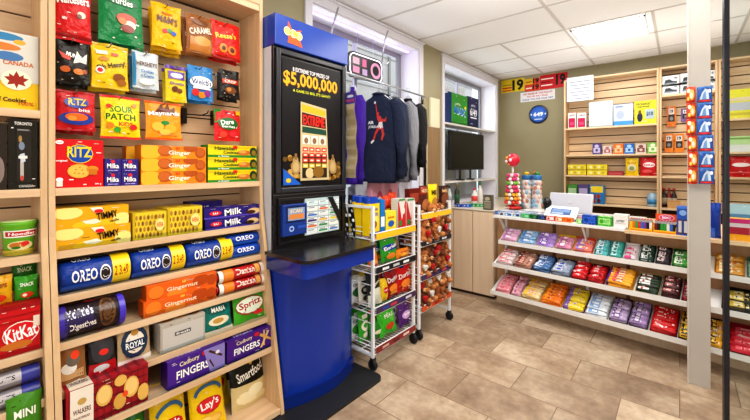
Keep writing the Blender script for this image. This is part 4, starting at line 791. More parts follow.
# more bags filling the rear of the baskets
fill = [(.735, [('#2c8a2a', '#e8e23a', 'green'), ('#c86a1c', '#f2c84a', 'amber'), ('#1f6a2c', '#d8402c', 'forest green'), ('#6a1c20', '#e8b04a', 'maroon')], 232, 'second'), (.44, [('#e4e0d2', '#2a2c34', 'cream'), ('#d8b41c', '#b8281c', 'golden'), ('#a8181c', '#e8e0dc', 'crimson'), ('#7a1216', '#f0a03a', 'wine red')], 269, 'third'), (.15, [('#34a82a', '#f2f2e0', 'lime green'), ('#1c6a2a', '#e8402c', 'dark green'), ('#4fb43a', '#7a2a8a', 'leaf green'), ('#6a3a8a', '#e8d8f0', 'violet')], 308, 'lowest')]
for z, lst, pt, tn in fill:
    for q, (c1, c2, n) in enumerate(lst):
        for dd in range(2):
            y = 2.10+.125*q+.02*dd; h = .205 if z > .2 else .235
            o = pouch('snack_bag', .125, h-.015*dd+.012*(q % 2), .06, c1, [('e', .5, .52, .4, .16, c2), ('e', .5, .24, .26, .1, c2), ('r', .2, .74, .8, .86, c2), ('e', .45, .54, .2, .07, c1)], lean=.12+.05*dd)
            o.location = (-1.87-.085*dd, y, z); o.rotation_euler = (0, R(4*(-1)**q), R(90+6*(-1)**(q+dd)))
            tag(o, '%s snack bag in the %s row of the %s tier of the nearer rack' % (n, ('middle', 'rear')[dd], tn), 'snack bag')
z = 1.06
rk(lambda w, d, h: pouch('nut_bag', w, h, .05, '#5a2418', [('r', 0, .7, 1, .95, '#8a2a1c'), ('t', 'NUTS', .5, .82, .6, .12, '#e8d0a0'), ('e', .5, .35, .36, .2, '#b06a3a')]), 421, 430, 186, z, .05, 'dark red nut bag on top of the farther rack', 'nut bag')
rk(lambda w, d, h: pouch('nut_bag', w, h, .05, '#e8d31c', [('t', 'MIX', .5, .72, .6, .16, '#4a3a10'), ('e', .5, .35, .3, .2, '#b8862a')]), 430.5, 439, 184.5, z, .05, 'yellow nut bag on top of the farther rack', 'nut bag')
rk(lambda w, d, h: pouch('nut_bag', w, h, .05, '#33180f', [('e', .5, .5, .4, .24, '#7a4020'), ('t', 'MIX', .5, .8, .6, .12, '#d8b080')]), 441, 450.5, 186, z, .05, 'dark brown nut bag at the right end on the farther rack', 'nut bag')
rk(lambda w, d, h: carton('snack_box', w, d, h, '#7a241c', [('r', .1, .3, .9, .8, '#b8503a')]), 409, 421, 189, z, .05, 'dark red snack box behind the nut bags', 'snack box', X=-1.95)
# plush toys
def plush(c, acc, s=1.0):
    mb = MB(True); m = mat(c, 'cloth'); m2 = mat('#d9a878', 'cloth')
    mb.ball((0, 0, .045*s), .042*s, m, 12, 8, (1, .9, 1.05)); mb.ball((0, -.004, .105*s), .034*s, m, 12, 8, (1.05, .95, .95))
    for sx in (-1, 1):
        mb.ball((sx*.028*s, 0, .134*s), .013*s, m, 8, 6); mb.ball((sx*.042*s, -.014*s, .062*s), .017*s, m, 8, 6, (1, 1, 1.4)); mb.ball((sx*.028*s, -.034*s, .014*s), .018*s, m, 8, 6, (1, 1.5, .9))
        mb.ball((sx*.013*s, -.034*s, .112*s), .0035*s, mat('#100c0a', 'gloss'), 6, 4)
    mb.ball((0, -.034*s, .098*s), .014*s, m2, 8, 6); mb.ball((0, -.047*s, .101*s), .004*s, mat('#1a0e0a'), 6, 4)
    o = mb.build('plush_bear')
    mb = MB(True); mb.ball((-.008*s, -.045*s, .055*s), .012*s, mat(acc, 'cloth'), 8, 6); mb.ball((.008*s, -.045*s, .055*s), .012*s, mat(acc, 'cloth'), 8, 6); mb.prism([(-.019*s, .052*s), (.019*s, .052*s), (0, .03*s)], -.052*s, -.038*s, 1, mat(acc, 'cloth')); mb.build('heart', o)
    return o
protos = [plush('#b8733e', '#c41c24', 1.0), plush('#95562c', '#b0683a', 1.0), plush('#c4844e', '#e8e4dc', 1.0), plush('#6a3b24', '#c41c24', 1.0)]
used = set(); rnd = random.Random(5)
for ti, (z, nr) in enumerate(((.825, 2), (.53, 2), (.26, 2))):
    for row in range(nr):
        for lay_ in range(2):
            for q in range(4):
                k = rnd.randrange(4) if len(used) >= 4 else len(used)
                o = protos[k]
                if k in used: o = copy_tree(o)
                used.add(k)
                s_ = rnd.uniform(1.4, 1.62)
                o.scale = (s_,)*3
                o.location = (-1.765-.085*row-.02*lay_, 2.735+.125*q+rnd.uniform(-.008, .008)+.03*lay_, z+.008+.105*lay_+.01*row)
                o.rotation_euler = (R(rnd.uniform(-14, 4)), R(rnd.uniform(-16, 16)), R(90+rnd.uniform(-40, 10)))
                tier = ('second', 'third', 'lowest')[ti]
                tag(o, 'small brown plush bear holding a heart, %s tier of the farther rack' % tier, 'plush toy', 'plush bears on the %s tier' % tier)

# ================================================================== CLOTHES ON THE WINDOW RAIL
ra, rb = on_x(350, 72, -2.14), on_x(421, 97.5, -2.14)
rz_ = 2.265
RL = empty('clothes_rail', (-2.14, 2.8, rz_), label='chrome clothes rail fixed in front of the left window', cat='clothes rail')
kid = under(RL); CH = mat('#c9ccd2', 'metal')
mb = MB(); mb.tube([(-2.14, 2.02, rz_+.02), (-2.14, 3.42, rz_-.01)], .009, CH, 10); kid(mb, 'rail_tube')
for y in (2.06, 3.38):
    mb = MB(); mb.tube([(-2.14, y, rz_), (-2.296, y-.0 if y < 3 else 3.6, rz_+.0)], .007, CH, 8); mb.box(-2.302, -2.292, (y if y < 3 else 3.6)-.02, (y if y < 3 else 3.6)+.02, rz_-.05, rz_+.05, mat('#2a2a2e', 'metal')); kid(mb, 'wall_bracket')
for (px, pt, pb) in ((334, 22, 46), (385, 40, 64)):
    p = on_x(px, pt, -2.2); q = on_x(px, pb, -2.2)
    mb = MB(); mb.tube([(-2.2, p.y+.05, 2.827), (-2.2, p.y, p.z), (-2.2, p.y-.03, (p.z+q.z)/2), (-2.19, p.y-.06, q.z), (-2.17, p.y-.02, q.z-.02), (-2.16, p.y+.03, q.z+.04)], .008, CH, 8)
    tag(mb.build('display_hook'), 'bent chrome display hook hanging from the window head, %s' % ('near the kiosk' if px < 350 else 'above the navy sweatshirt'), 'hook')
def sweater(name, c, w=.25, L=.66, art=None, sl=.6):
    mb = MB(True); m = mat(c, 'cloth')
    prof = [(-L, w*.93, .05), (-L+.04, w*.98, .058), (-L*.6, w*.97, .065), (-L*.35, w, .07), (-.16, w*1.02, .065), (-.08, w*.92, .055), (-.035, w*.62, .045), (-.01, w*.36, .04), (.015, w*.3, .035)]
    n = 28; vs = []; fs = []
    for z, hw, d in prof:
        for i in range(n):
            a = 2*math.pi*i/n; ca, sa = math.cos(a), math.sin(a)
            f = 1+.10*math.sin(5*a+z*4)*(1 if z < -.2 else .3)
            vs.append((hw*math.copysign(abs(ca)**.7, ca), d*math.copysign(abs(sa)**.8, sa)*f, z))
    K = len(prof)
    for k in range(K-1):
        for i in range(n): fs.append((k*n+i, k*n+(i+1) % n, (k+1)*n+(i+1) % n, (k+1)*n+i))
    fs += [tuple(range(n-1, -1, -1))]
    mb.add(vs, fs, m)
    for s in (-1, 1):
        mb.tube([(s*w*.72, 0, -.055), (s*w*.98, 0, -.11), (s*w*1.14, -.01, -.25), (s*w*1.2, -.015, -.42), (s*w*1.2, -.01, -sl), (s*w*1.19, -.01, -sl-.06)], [.05, .068, .062, .054, .046, .036], m, 12)
    mb.lathe([(w*.34, 0), (w*.38, .006), (w*.34, .014)], (0, 0, .008), mat(c, 'plain'), 20)
    if art:
        def Fn(u, v, e):
            x = (u-.5)*2*w*.9; hx = min(.98, abs(x)/w)
            return (x, -.066*(1-hx**2.6)**.5-e-.004, -.52+v*.47)
        mb.art(Fn, art, e0=.003, flat=False, kind='print', asp=1)
    o = mb.build(name)
    hb = MB(); hm = mat('#c9ccd2', 'metal')
    hb.tube([(-w*.7, 0, -.05), (-.02, 0, .035), (0, 0, .05), (.02, 0, .035), (w*.7, 0, -.05)], .0045, hm, 6)
    hb.tube([(0, 0, .05), (0, 0, .085), (.02, 0, .105), (.016, 0, .125), (-.002, 0, .132), (-.018, 0, .122)], .003, hm, 6); hb.build('hanger', o)
    return o
man = [('p', [(.47, .93), (.5, .92), (.53, .78), (.50, .76)], '#c43a34'), ('e', .55, .74, .035, .03, '#c43a34'), ('p', [(.50, .78), (.56, .71), (.64, .68), (.68, .58), (.60, .55), (.53, .62)], '#c8403a'), ('p', [(.62, .66), (.74, .62), (.80, .68), (.78, .58), (.66, .58)], '#b8322e'),
       ('p', [(.58, .57), (.68, .58), (.70, .46), (.60, .44), (.55, .50)], '#d8d4d4'), ('p', [(.56, .5), (.62, .46), (.50, .34), (.44, .22), (.40, .24), (.46, .38)], '#c43a34'), ('p', [(.64, .47), (.70, .46), (.74, .34), (.68, .22), (.64, .24), (.67, .34)], '#c43a34'), ('p', [(.40, .24), (.45, .22), (.36, .16), (.33, .19)], '#e8e4e4'), ('e', .465, .95, .03, .026, '#d8d4d4'),
       ('t', 'AIR', .34, .57, .18, .06, '#eceef2'), ('t', 'JORDAN', .45, .48, .38, .065, '#eceef2')]
def place(o, px, Y, x, rz, label, cat='sweatshirt'):
    o.location = (x, Y, rz_-.12); o.rotation_euler[2] = rz; return tag(o, label, cat)
place(sweater('navy_sweatshirt', '#1c2640', .175, .80, man, .70), 0, 2.60, -2.13, R(22), 'navy sweatshirt with a leaping red figure and white lettering on the chest')
place(sweater('purple_sweatshirt', '#3f1a92', .05, .80, None, .74), 0, 2.25, -2.13, R(45), 'purple sweatshirt hanging behind the right edge of the kiosk')
place(sweater('navy_sweatshirt', '#1f2942', .17, .78, None, .68), 0, 2.69, -2.14, R(12), 'plain dark sweatshirt directly behind the navy printed one')
place(sweater('grey_sweatshirt', '#85878f', .16, .80, None, .72), 0, 2.84, -2.12, R(14), 'grey sweatshirt hanging second from the right on the rail')
place(sweater('black_sweatshirt', '#1a1a1e', .125, .74, [('e', .7, .5, .14, .1, '#e8e4e0'), ('e', .6, .3, .14, .08, '#d8d0c0'), ('e', .8, .2, .12, .08, '#c8344a')], .6), 0, 3.0, -2.08, R(14), 'black sweatshirt with white patches at the right end of the rail')
# soft goods behind the racks on the sill
a = on_x(371, 194, -2.2); b = on_x(398, 176, -2.2)
def pinkbox(w, d, h): return carton('pink_box', w, d, h, '#e8a8b8', [('e', .3, .5, .12, .2, '#d8607a'), ('e', .68, .52, .12, .2, '#d8607a'), ('e', .3, .5, .06, .1, '#f4d8de'), ('e', .68, .52, .06, .1, '#f4d8de')])
o = pinkbox(b.y-a.y, .06, b.z-.92+.02); o.location = (-2.23, (a.y+b.y)/2, .914); o.rotation_euler[2] = R(90); tag(o, 'pale pink box with rose pink scrolls standing on the window sill', 'box')
def binbox(name, px0, px1, pt, X, c, lab, cat):
    a = on_x(px0, HY, X); b = on_x(px1, HY, X); zt_ = on_x(px0, pt, X).z
    mb = MB(True); w = b.y-a.y
    Fq = lambda u, v, e: (X+.03*math.sin(u*9)*math.sin(v*5)+.05*(v-.5)**2, a.y+u*w, .914+v*(zt_-.914))
    mb.grid(Fq, 0, 0, 1, 1, 16, 10, mat(c, 'foil')); mb.grid(lambda u, v, e: (Fq(u, 1, 0)[0]-v*.09, Fq(u, 1, 0)[1], zt_-.05*v*v), 0, 0, 1, 1, 16, 4, mat(c, 'foil')); mb.grid(lambda u, v, e: (X-.09, a.y+u*w, .914+v*(zt_-.964)), 0, 0, 1, 1, 8, 4, mat(c, 'foil'))
    return tag(mb.build(name), lab, cat)
binbox('plastic_wrapped_bundle', 355, 371, 182, -2.24, '#b4b8c2', 'crumpled clear plastic bundle on the window sill left of the pink box', 'plastic bundle')
binbox('plastic_wrapped_bundle', 399, 412, 180, -2.25, '#c9c6ce', 'crumpled pale plastic bundle on the window sill right of the pink box', 'plastic bundle')
# hanging open sign in the window
s0 = on_x(349, 56, -2.45); s1 = on_x(383, 86, -2.45)
NS = empty('window_sign', (-2.45, (s0.y+s1.y)/2, s0.z-.14), label='black rounded light-up sign with pink lettering hanging in the window', cat='sign')
kid = under(NS); cy = (s0.y+s1.y)/2-.02; cz = on_x(364, 68, -2.45).z; hw = (s1.y-s0.y)/2; hh = .13
def rr2(hw, hh, r, n=6):
    pts = []
    for sx, sy, a0 in ((1, -1, -90), (1, 1, 0), (-1, 1, 90), (-1, -1, 180)):
        for q in range(n+1): a_ = R(a0+90*q/n); pts.append((cy+sx*(hw-r)+r*math.cos(a_), cz+sy*(hh-r)+r*math.sin(a_)))
    return pts
mb = MB(); mb.prism(rr2(hw, hh, .07), -2.46, -2.44, 0, mat('#17141c', 'gloss')); kid(mb, 'sign_board', .003)
mb = MB(); mb.tube([( -2.436, y, z) for y, z in rr2(hw-.02, hh-.02, .06)]+[(-2.436,)+rr2(hw-.02, hh-.02, .06)[0]], .005, mat('#f4e8f4', 'emit2'), 6); kid(mb, 'light_tube')
mb = MB(); Fn = lambda u, v, e: (-2.4395+e, cy-hw+u*2*hw, cz-hh+v*2*hh)
mb.art(Fn, [('r', .12, .55, .3, .8, '#e8c4dc'), ('r', .38, .52, .5, .82, '#f07ab0'), ('r', .12, .22, .3, .46, '#f0a0c8'), ('e', .78, .5, .16, .32, '#e8a4cc'), ('e', .78, .5, .1, .2, '#17141c'), ('r', .38, .2, .52, .44, '#c8a8d8')], e0=.0008); kid(mb, 'lettering')
mb = MB(); mb.tube([(-2.45, cy-hw*.5, cz+hh), (-2.45, cy-hw*.45, 2.82)], .002, CH, 5); kid(mb, 'hanging_wire'); mb = MB(); mb.tube([(-2.45, cy+hw*.5, cz+hh), (-2.45, cy+hw*.4, 2.82)], .002, CH, 5); kid(mb, 'hanging_wire')
# pale boards leaning between the windows
a = on_x(431.5, 97, XW+.04); b = on_x(440.5, 126, XW+.04)
mb = MB(); mb.box(XW+.001, XW+.03, a.y, b.y, on_x(433, 127, XW+.04).z, a.z, mat('#e2dcc0', 'paint')); tag(mb.build('wall_panel', bevel=.003), 'small cream panel on the wall between the two windows', 'wall panel')
a = on_x(427, 126, XW+.06); b = on_x(441, 126, XW+.06)
mb = MB(); mb.box(XW+.03, XW+.05, a.y, b.y, 0, a.z, wood('#866c4c', '#957a58', 'tan_board', 2)); mb.box(XW+.03, XW+.053, a.y, a.y+.03, 0, a.z, mat('#b5a78f')); tag(mb.build('tan_board', bevel=.002), 'tall tan board leaning on the wall between the two windows', 'board')
# ================================================================== CABINETS UNDER THE SECOND WINDOW
cx0, cx1, cyf = -2.29, -1.60, 3.985
CR = empty('base_cabinet', (-1.95, 4.2, 0), label='pale wood base cabinet with flat doors under the television', cat='cabinet')
kid = under(CR)
mb = MB(); mb.box(cx0, cx1, cyf+.018, 4.55, .03, .985, CAB); kid(mb, 'carcass')
for a, b in ((cx0, -2.105), (-2.10, -1.855), (-1.85, cx1)):
    mb = MB(); mb.box(a+.002, b-.002, cyf, cyf+.017, .035, .975, CAB); kid(mb, 'door_panel', .002)
mb = MB(); mb.box(cx0, cx1, cyf+.03, 4.5, 0, .03, mat('#3a2a20')); kid(mb, 'toe_kick')
mb = MB(); mb.box(XW+.03, cx1+.005, cyf-.005, 5.8, .986, 1.0, mat('#d8cdbc', 'gloss')); kid(mb, 'cabinet_top', .002)
# shelves inside the second window recess
for q, (za, zb_, lab) in enumerate(((2.045, 2.07, 'upper pale window shelf that carries the green and navy cards'), (1.275, 1.30, 'lower pale window shelf below the television'))):
    mb = MB(); mb.box(XW-WT+.065, XW-.002, W2[0]+.014, W2[1]-.014, za, zb_, mat('#e2ddd6', 'gloss')); tag(mb.build('window_shelf', bevel=.002), lab, 'shelf')
mb = MB(); mb.box(XW-WT+.005, XW-WT+.018, W2[0]+.1, W2[1]-.1, 1.02, 2.04, mat('#d9d6d2', 'paint')); tag(mb.build('backing_board'), 'pale backing board behind the television in the window recess', 'board')
# television
T0 = on_x(450.5, 130, -2.33); T1_ = on_x(484, 172, -2.33)
TR = empty('television', (-2.35, (T0.y+T1_.y)/2, 1.47), label='black flat television standing in the recess between the two window shelves', cat='television')
kid = under(TR); ty0, ty1, tz0, tz1 = T0.y, T1_.y, 1.445, T0.z
mb = MB(); mb.box(-2.372, -2.334, ty0, ty1, tz0, tz1, mat('#1c1c1f', 'plain')); kid(mb, 'casing', .004)
mb = MB(); mb.box(-2.334, -2.3325, ty0+.012, ty1-.012, tz0+.02, tz1-.012, mat('#07080a', 'gloss')); kid(mb, 'screen')
for t in (.3, .6):
    y = ty0+(ty1-ty0)*t
    mb = MB(); mb.box(-2.40, -2.30, y-.03, y+.03, 1.3005, 1.318, BLM); mb.box(-2.362, -2.345, y-.016, y+.016, 1.318, tz0, BLM); kid(mb, 'foot')
# boxed cards on the upper shelf
def W_item(mk, pl, pr, pt, z, X, label, cat, d=.03, group=None):
    y0 = on_x(pl, HY, X).y; y1 = on_x(pr, HY, X).y; h = on_x(pl, pt, X).z-z
    o = mk(y1-y0, d, h); o.location = (X-d/2, (y0+y1)/2, z); o.rotation_euler[2] = R(90); return tag(o, label, cat, group)
W_item(lambda w, d, h: carton('lottery_sign_cube', w, d, h, '#2f8f2e', side='#23305e', front=[('t', 'MAX', .52, .44, .72, .26, '#e8f4ff', -4), ('t', 'MAX', .51, .45, .7, .22, '#2f7fd0', -4), ('t', 'LOTTO', .36, .66, .3, .07, '#e8f4e8'), ('r', 0, 0, 1, .08, '#1f6a24'), ('e', .84, .6, .06, .05, '#f2e23a')]), 451.5, 467.5, 92, 2.0705, -2.36, 'green lottery sign box on the upper window shelf', 'sign box', .1)
W_item(lambda w, d, h: carton('lottery_sign_cube', w, d, h, '#1c2450', [('t', '6/49', .5, .5, .66, .26, '#f2f4fa', -4), ('t', 'LOTTO', .46, .72, .4, .07, '#e0e4f4'), ('r', .2, .3, .8, .34, '#e8ecf8'), ('r', 0, 0, 1, .06, '#121838')]), 468.2, 478.5, 96, 2.0705, -2.36, 'navy lottery sign box on the upper window shelf', 'sign box', .1)
W_item(lambda w, d, h: carton('poster_card', w, d, h, '#c8bcc4', [('r', .1, .1, .9, .5, '#e0703a'), ('e', .5, .7, .3, .12, '#6a8ac4'), ('r', 0, .9, 1, 1, '#2a2a5a')]), 447.5, 451.3, 91, 2.0705, -2.50, 'faded poster card standing left of the green lottery box', 'poster')
# small things on the cabinet top
def small_bottle(c, cap, h, r, label, x, y, z=1.0005, body2=None):
    mb = MB(True); mb.lathe([(r*.9, 0), (r, .004), (r, h*.6), (r*.4, h*.8), (r*.38, h*.9)], (0, 0, 0), mat(c, 'gloss'), 14)
    if body2: mb.lathe([(r*1.02, h*.15), (r*1.02, h*.5)], (0, 0, 0), mat(body2, 'print'), 14)
    o = mb.build('bottle'); cp = MB(True); cp.lathe([(r*.45, h*.88), (r*.45, h), (r*.4, h*1.01)], (0, 0, 0), mat(cap, 'plain'), 12); cp.build('cap', o)
    return put(o, x, y, z, label=label, cat='bottle')
small_bottle('#3a3a34', '#8a6a2a', .26, .035, 'dark bottle with a brown cap on the cabinet top below the television', -2.24, 4.35, body2='#2a5a3a')
small_bottle('#e8e6e2', '#c82a2a', .2, .04, 'white bottle with a red cap on the cabinet top', -2.12, 4.62, body2='#d84a4a')
small_bottle('#c9cfd2', '#3a3a3a', .24, .03, 'clear grey bottle with a dark cap at the left of the cabinet top', -2.27, 4.2, body2='#9aa2a8')
small_bottle('#e4e0da', '#2a8a3a', .27, .035, 'white bottle with a green cap, tallest beside the dark card', -2.1, 4.75)
for q, (px, py, c, n) in enumerate(((458, 205.5, '#1d3f9e', 'blue'), (465, 206, '#1f5ac0', 'bright blue'), (472, 205, '#128a34', 'green'), (478, 205.5, '#1f9a3a', 'light green'))):
    p = on_z(px, py+1.5, 1.0); 
    o = carton('small_packet', .085, .05, .035, c, [('r', .15, .3, .85, .7, '#c9dcf0'), ('e', .5, .5, .2, .2, c)], top=[('r', .2, .2, .8, .8, '#dfe8e4'), ('e', .5, .5, .2, .25, c)])
    put(o, p.x, p.y+.02+.04*(q % 2), 1.0005, R(-10+9*q), label='%s packet lying on the cabinet top, %s' % (n, ('nearest the left end', 'second from left', 'third from left', 'nearest the dark card')[q]), cat='packet')
p = on_z(486, 211, 1.0)
o = carton('dark_display_card', .1, .06, .17, '#5a5444', [('r', .1, .1, .9, .5, '#8a8470'), ('e', .5, .75, .3, .12, '#b0a890'), ('r', .1, .54, .9, .58, '#c9c4b0')]); put(o, -1.68, 4.03, 1.0005, label='dark olive card box at the right end of the cabinet top', cat='box')

# ================================================================== SALES COUNTER (slightly turned from the back wall)
CO = Vector((-1.59, 3.97, 0)); CA = math.atan2(-.096, .995)
UC = Vector((math.cos(CA), math.sin(CA), 0)); VC = Vector((math.sin(CA), -math.cos(CA), 0))
def cs(px, t):        # distance along the counter seen at column px in the plane t in front of the cabinet face
    r = ray(px); o = CO+VC*t
    det = r[0]*UC.y-r[1]*UC.x
    return (o.x*r[1]-r[0]*o.y)/det if False else ((r[1]*o.x-r[0]*o.y)/(r[0]*UC.y-r[1]*UC.x))
def cz(px, py, t):
    s = cs(px, t); P = CO+UC*s+VC*t; d = FW[0]*P.x+FW[1]*P.y
    return CZ-(py-HY)*d/F0
CT = empty('sales_counter', tuple(CO), CA, label='long white and wood sales counter with three sloping shelves of candy', cat='counter')
def ck(mb, name, bev=.002, label=None):
    o = mb.build(name, CT, bev)
    if label: o['label'] = label
    return o
S1_ = 2.75; CD = .85; SW = cs(625, .13)
WCT = mat('#e9e7e4', 'gloss'); PNL = wood('#b58a62', '#c79c72', 'counter_back_panel', 2, .5)
# local coordinates: x along, y = -t
mb = MB(); mb.box(.06, SW, -.14, CD, .945, .972, WCT); ck(mb, 'countertop')
mb = MB(); mb.box(.10, SW-.02, -.03, .5, .9716, .9722, mat('#8b95ab', 'gloss'))  # grey-blue sheet: counter reflections put into its colour, ticket patches on top
mb.art(lambda u, v, e: (.10+u*(SW-.12), -.03+v*.53, .9722+e*.3), [('r', .02+.075*i, .04+.34*j, .085+.075*i, .34+.34*j, rnd_c) for j in range(2) for i, rnd_c in enumerate(['#a8b4cc', '#c4b4bc', '#6a7aa4', '#b8c4d4', '#9a8a9a', '#c8ccd4', '#7a8ab4', '#b09aa4', '#8aa0c0', '#c4c8cc', '#6f7894', '#a4acc0'])]); ck(mb, 'reflection_ticket_inlay', 0)
mb = MB(); mb.box(SW+.001, S1_, -.155, CD, .935, .962, WX); ck(mb, 'countertop', label='wooden section of the countertop')
mb = MB(); mb.box(0.01, S1_, .06, .085, .10, .935, PNL); ck(mb, 'back_panel')
mb = MB(); mb.box(0.03, S1_, -.0, .02, .0, .12, CAB); ck(mb, 'toe_board')
for k, s in enumerate((.12, .62, .92, 1.24, 1.75, 2.3)):
    mb = MB(); mb.box(s-.012, s+.012, .035, .06, .1, .935, WCT if k % 2 == 0 else mat('#6a4a34')); 
    mb.prism([(-.12, .944), (-.09, .944), (.035, .80), (.035, .76)], s-.008, s+.008, 0, WCT) if k % 2 == 0 else None
    ck(mb, 'bracket')
TILT = {0: (.225, .185, -.03, .30), 1: (.205, .47, -.02, .56), 2: (.115, .70, -.04, .805)}   # t front, z front, t back, z back
def slope(k, t): tf, zf, tb, zb = TILT[k]; return zf+(tf-t)/(tf-tb)*(zb-zf)
SS = {0: cs(491, .22), 1: cs(493, .2), 2: cs(499, .11)}
for k, (tf, zf, tb, zb_) in TILT.items():
    mb = MB(); mb.prism([(-tf, zf-.012), (-tf, zf), (-tb, zb_), (-tb, zb_-.012)], SS[k], S1_, 0, WCT)
    mb.prism([(-tf-.012, zf-.028), (-tf-.012, zf+.014), (-tf-.001, zf+.014), (-tf-.001, zf-.028)], SS[k], S1_, 0, WCT)
    ck(mb, 'sloping_shelf', .001)
mb = MB(); mb.box(0, .012, -.2, .06, .1, .935, CAB) ; ck(mb, 'side_panel') if 0 else None
# goods on the sloping shelves
def bar(L, w, t, base, st, txt=None, tc='#fff', nm='candy_bar'):
    mb = MB(True)
    def Fn(u, v, e, sg=1):
        tu = min(1, 9*u, 9*(1-u)); tv = max(0, math.sin(math.pi*v))**.5
        return ((u-.5)*L, (v-.5)*w*(.9+.1*tu), t/2+sg*(t/2*tv*tu+.0008+e))
    b = mat(base, 'foil'); mb.grid(Fn, 0, 0, 1, 1, 8, 5, b); mb.grid(lambda u, v, e: Fn(1-u, v, e, -1), 0, 0, 1, 1, 8, 5, b)
    cols = [q[4] for q in st]+[base, '#efe9e4']
    frag = [('r', u, v, u+rnd.uniform(.03, .1), v+rnd.uniform(.14, .3), rnd.choice(cols)) for u, v in [(rnd.uniform(.05, .85), rnd.uniform(.12, .6)) for _ in range(7)]]
    st = [(a, b_, a+(c-a)*.62, d, col) for a, b_, c, d, col in st]
    mb.art(Fn, [('r', a, b_, c, d, col) for a, b_, c, d, col in st]+frag+([('t', txt, .5, .5, .6, .42, tc)] if txt else []), e0=.0016, flat=False, kind='gloss', sub=4)
    return mb.build(nm)
ORD = ['leftmost', 'second from left', 'third from left', 'fourth from left', 'fifth from left', 'sixth from left', 'seventh from left', 'eighth from left', 'ninth from left', 'tenth from left', 'eleventh from left', 'twelfth from left']
SHN = {0: 'bottom candy shelf', 1: 'middle candy shelf', 2: 'top candy shelf'}
def tray(k, pl, pr, cname, boxc, base, st, txt=None, tc='#fff', rows=6, layers=2, wall=.035, idx=0, nb=1, rim=None, item='candy bar', pw=None, sp=None, sr=None):
    tf, zf, tb, zb_ = TILT[k]; tm = tf-.02
    s0, s1 = (cs(pl, tm), cs(pr, tm)) if sp is None else (sp, sr)
    s0 += .001; s1 -= .001; W = s1-s0
    D = math.hypot(tf-tb, zb_-zf)-.02; al = math.atan2(zb_-zf, tf-tb)
    base_p = Matrix.Translation(CO) @ Matrix.Rotation(CA, 4, 'Z') @ Matrix.Translation(((s0+s1)/2, -(tf-.006), zf+.0015)) @ Matrix.Rotation(al, 4, 'X')
    where = '%s on the %s' % (ORD[idx], SHN[k])
    mb = MB(); m = mat(boxc, 'print'); w_ = .003
    mb.box(-W/2, W/2, 0, D, 0, .003, m); mb.box(-W/2, W/2, 0, w_, .003, wall*.45, m); mb.box(-W/2, W/2, D-w_, D, .003, wall*1.5, m)
    mb.box(-W/2, -W/2+w_, w_, D-w_, .003, wall*.8, m); mb.box(W/2-w_, W/2, w_, D-w_, .003, wall*.8, m)
    if rim: mb.grid(lambda u, v, e: (-W/2+u*W, -.0006, v*wall*.45), .04, .15, .96, .85, 1, 1, mat(rim, 'print'))
    o = mb.build('display_tray'); o.matrix_world = base_p
    tag(o, 'open %s display tray, %s' % (cname, where), 'display tray')
    L = (W-.012)/nb; rw = (D-.012)/rows; first = None; protos_ = []
    for ly in range(layers):
        for r_ in range(rows):
            for q in range(nb):
                if ly == layers-1 and layers > 1 and rnd.random() < .4: continue
                if first is None or (len(protos_) < 4 and r_ > 0 and ly == 0 and q == 0):
                    first = bar(L*1.0, rw*1.22, .03, base, st, txt, tc, item.replace(' ', '_')); b_ = first; protos_.append(first)
                else: b_ = copy_tree(rnd.choice(protos_))
                M = base_p @ Matrix.Translation((-W/2+.006+L*(q+.5)+rnd.uniform(-.002, .002), .006+rw*(r_+.5), .0045+.017*ly)) @ Matrix.Rotation(R(rnd.uniform(-6, 6)), 4, 'Z') @ Matrix.Rotation(R(rnd.uniform(-6, 10)), 4, 'X')
                b_.matrix_world = M
                tag(b_, '%s %s, tray %s' % (cname, item, where), 'candy', '%s %ss, tray %s' % (cname, item, where))
W_ = '#f2f0ee'
sq = lambda c1, c2: [(.12, .1, .88, .9, c1), (.3, .25, .7, .75, c2)]
rnd = random.Random(11)
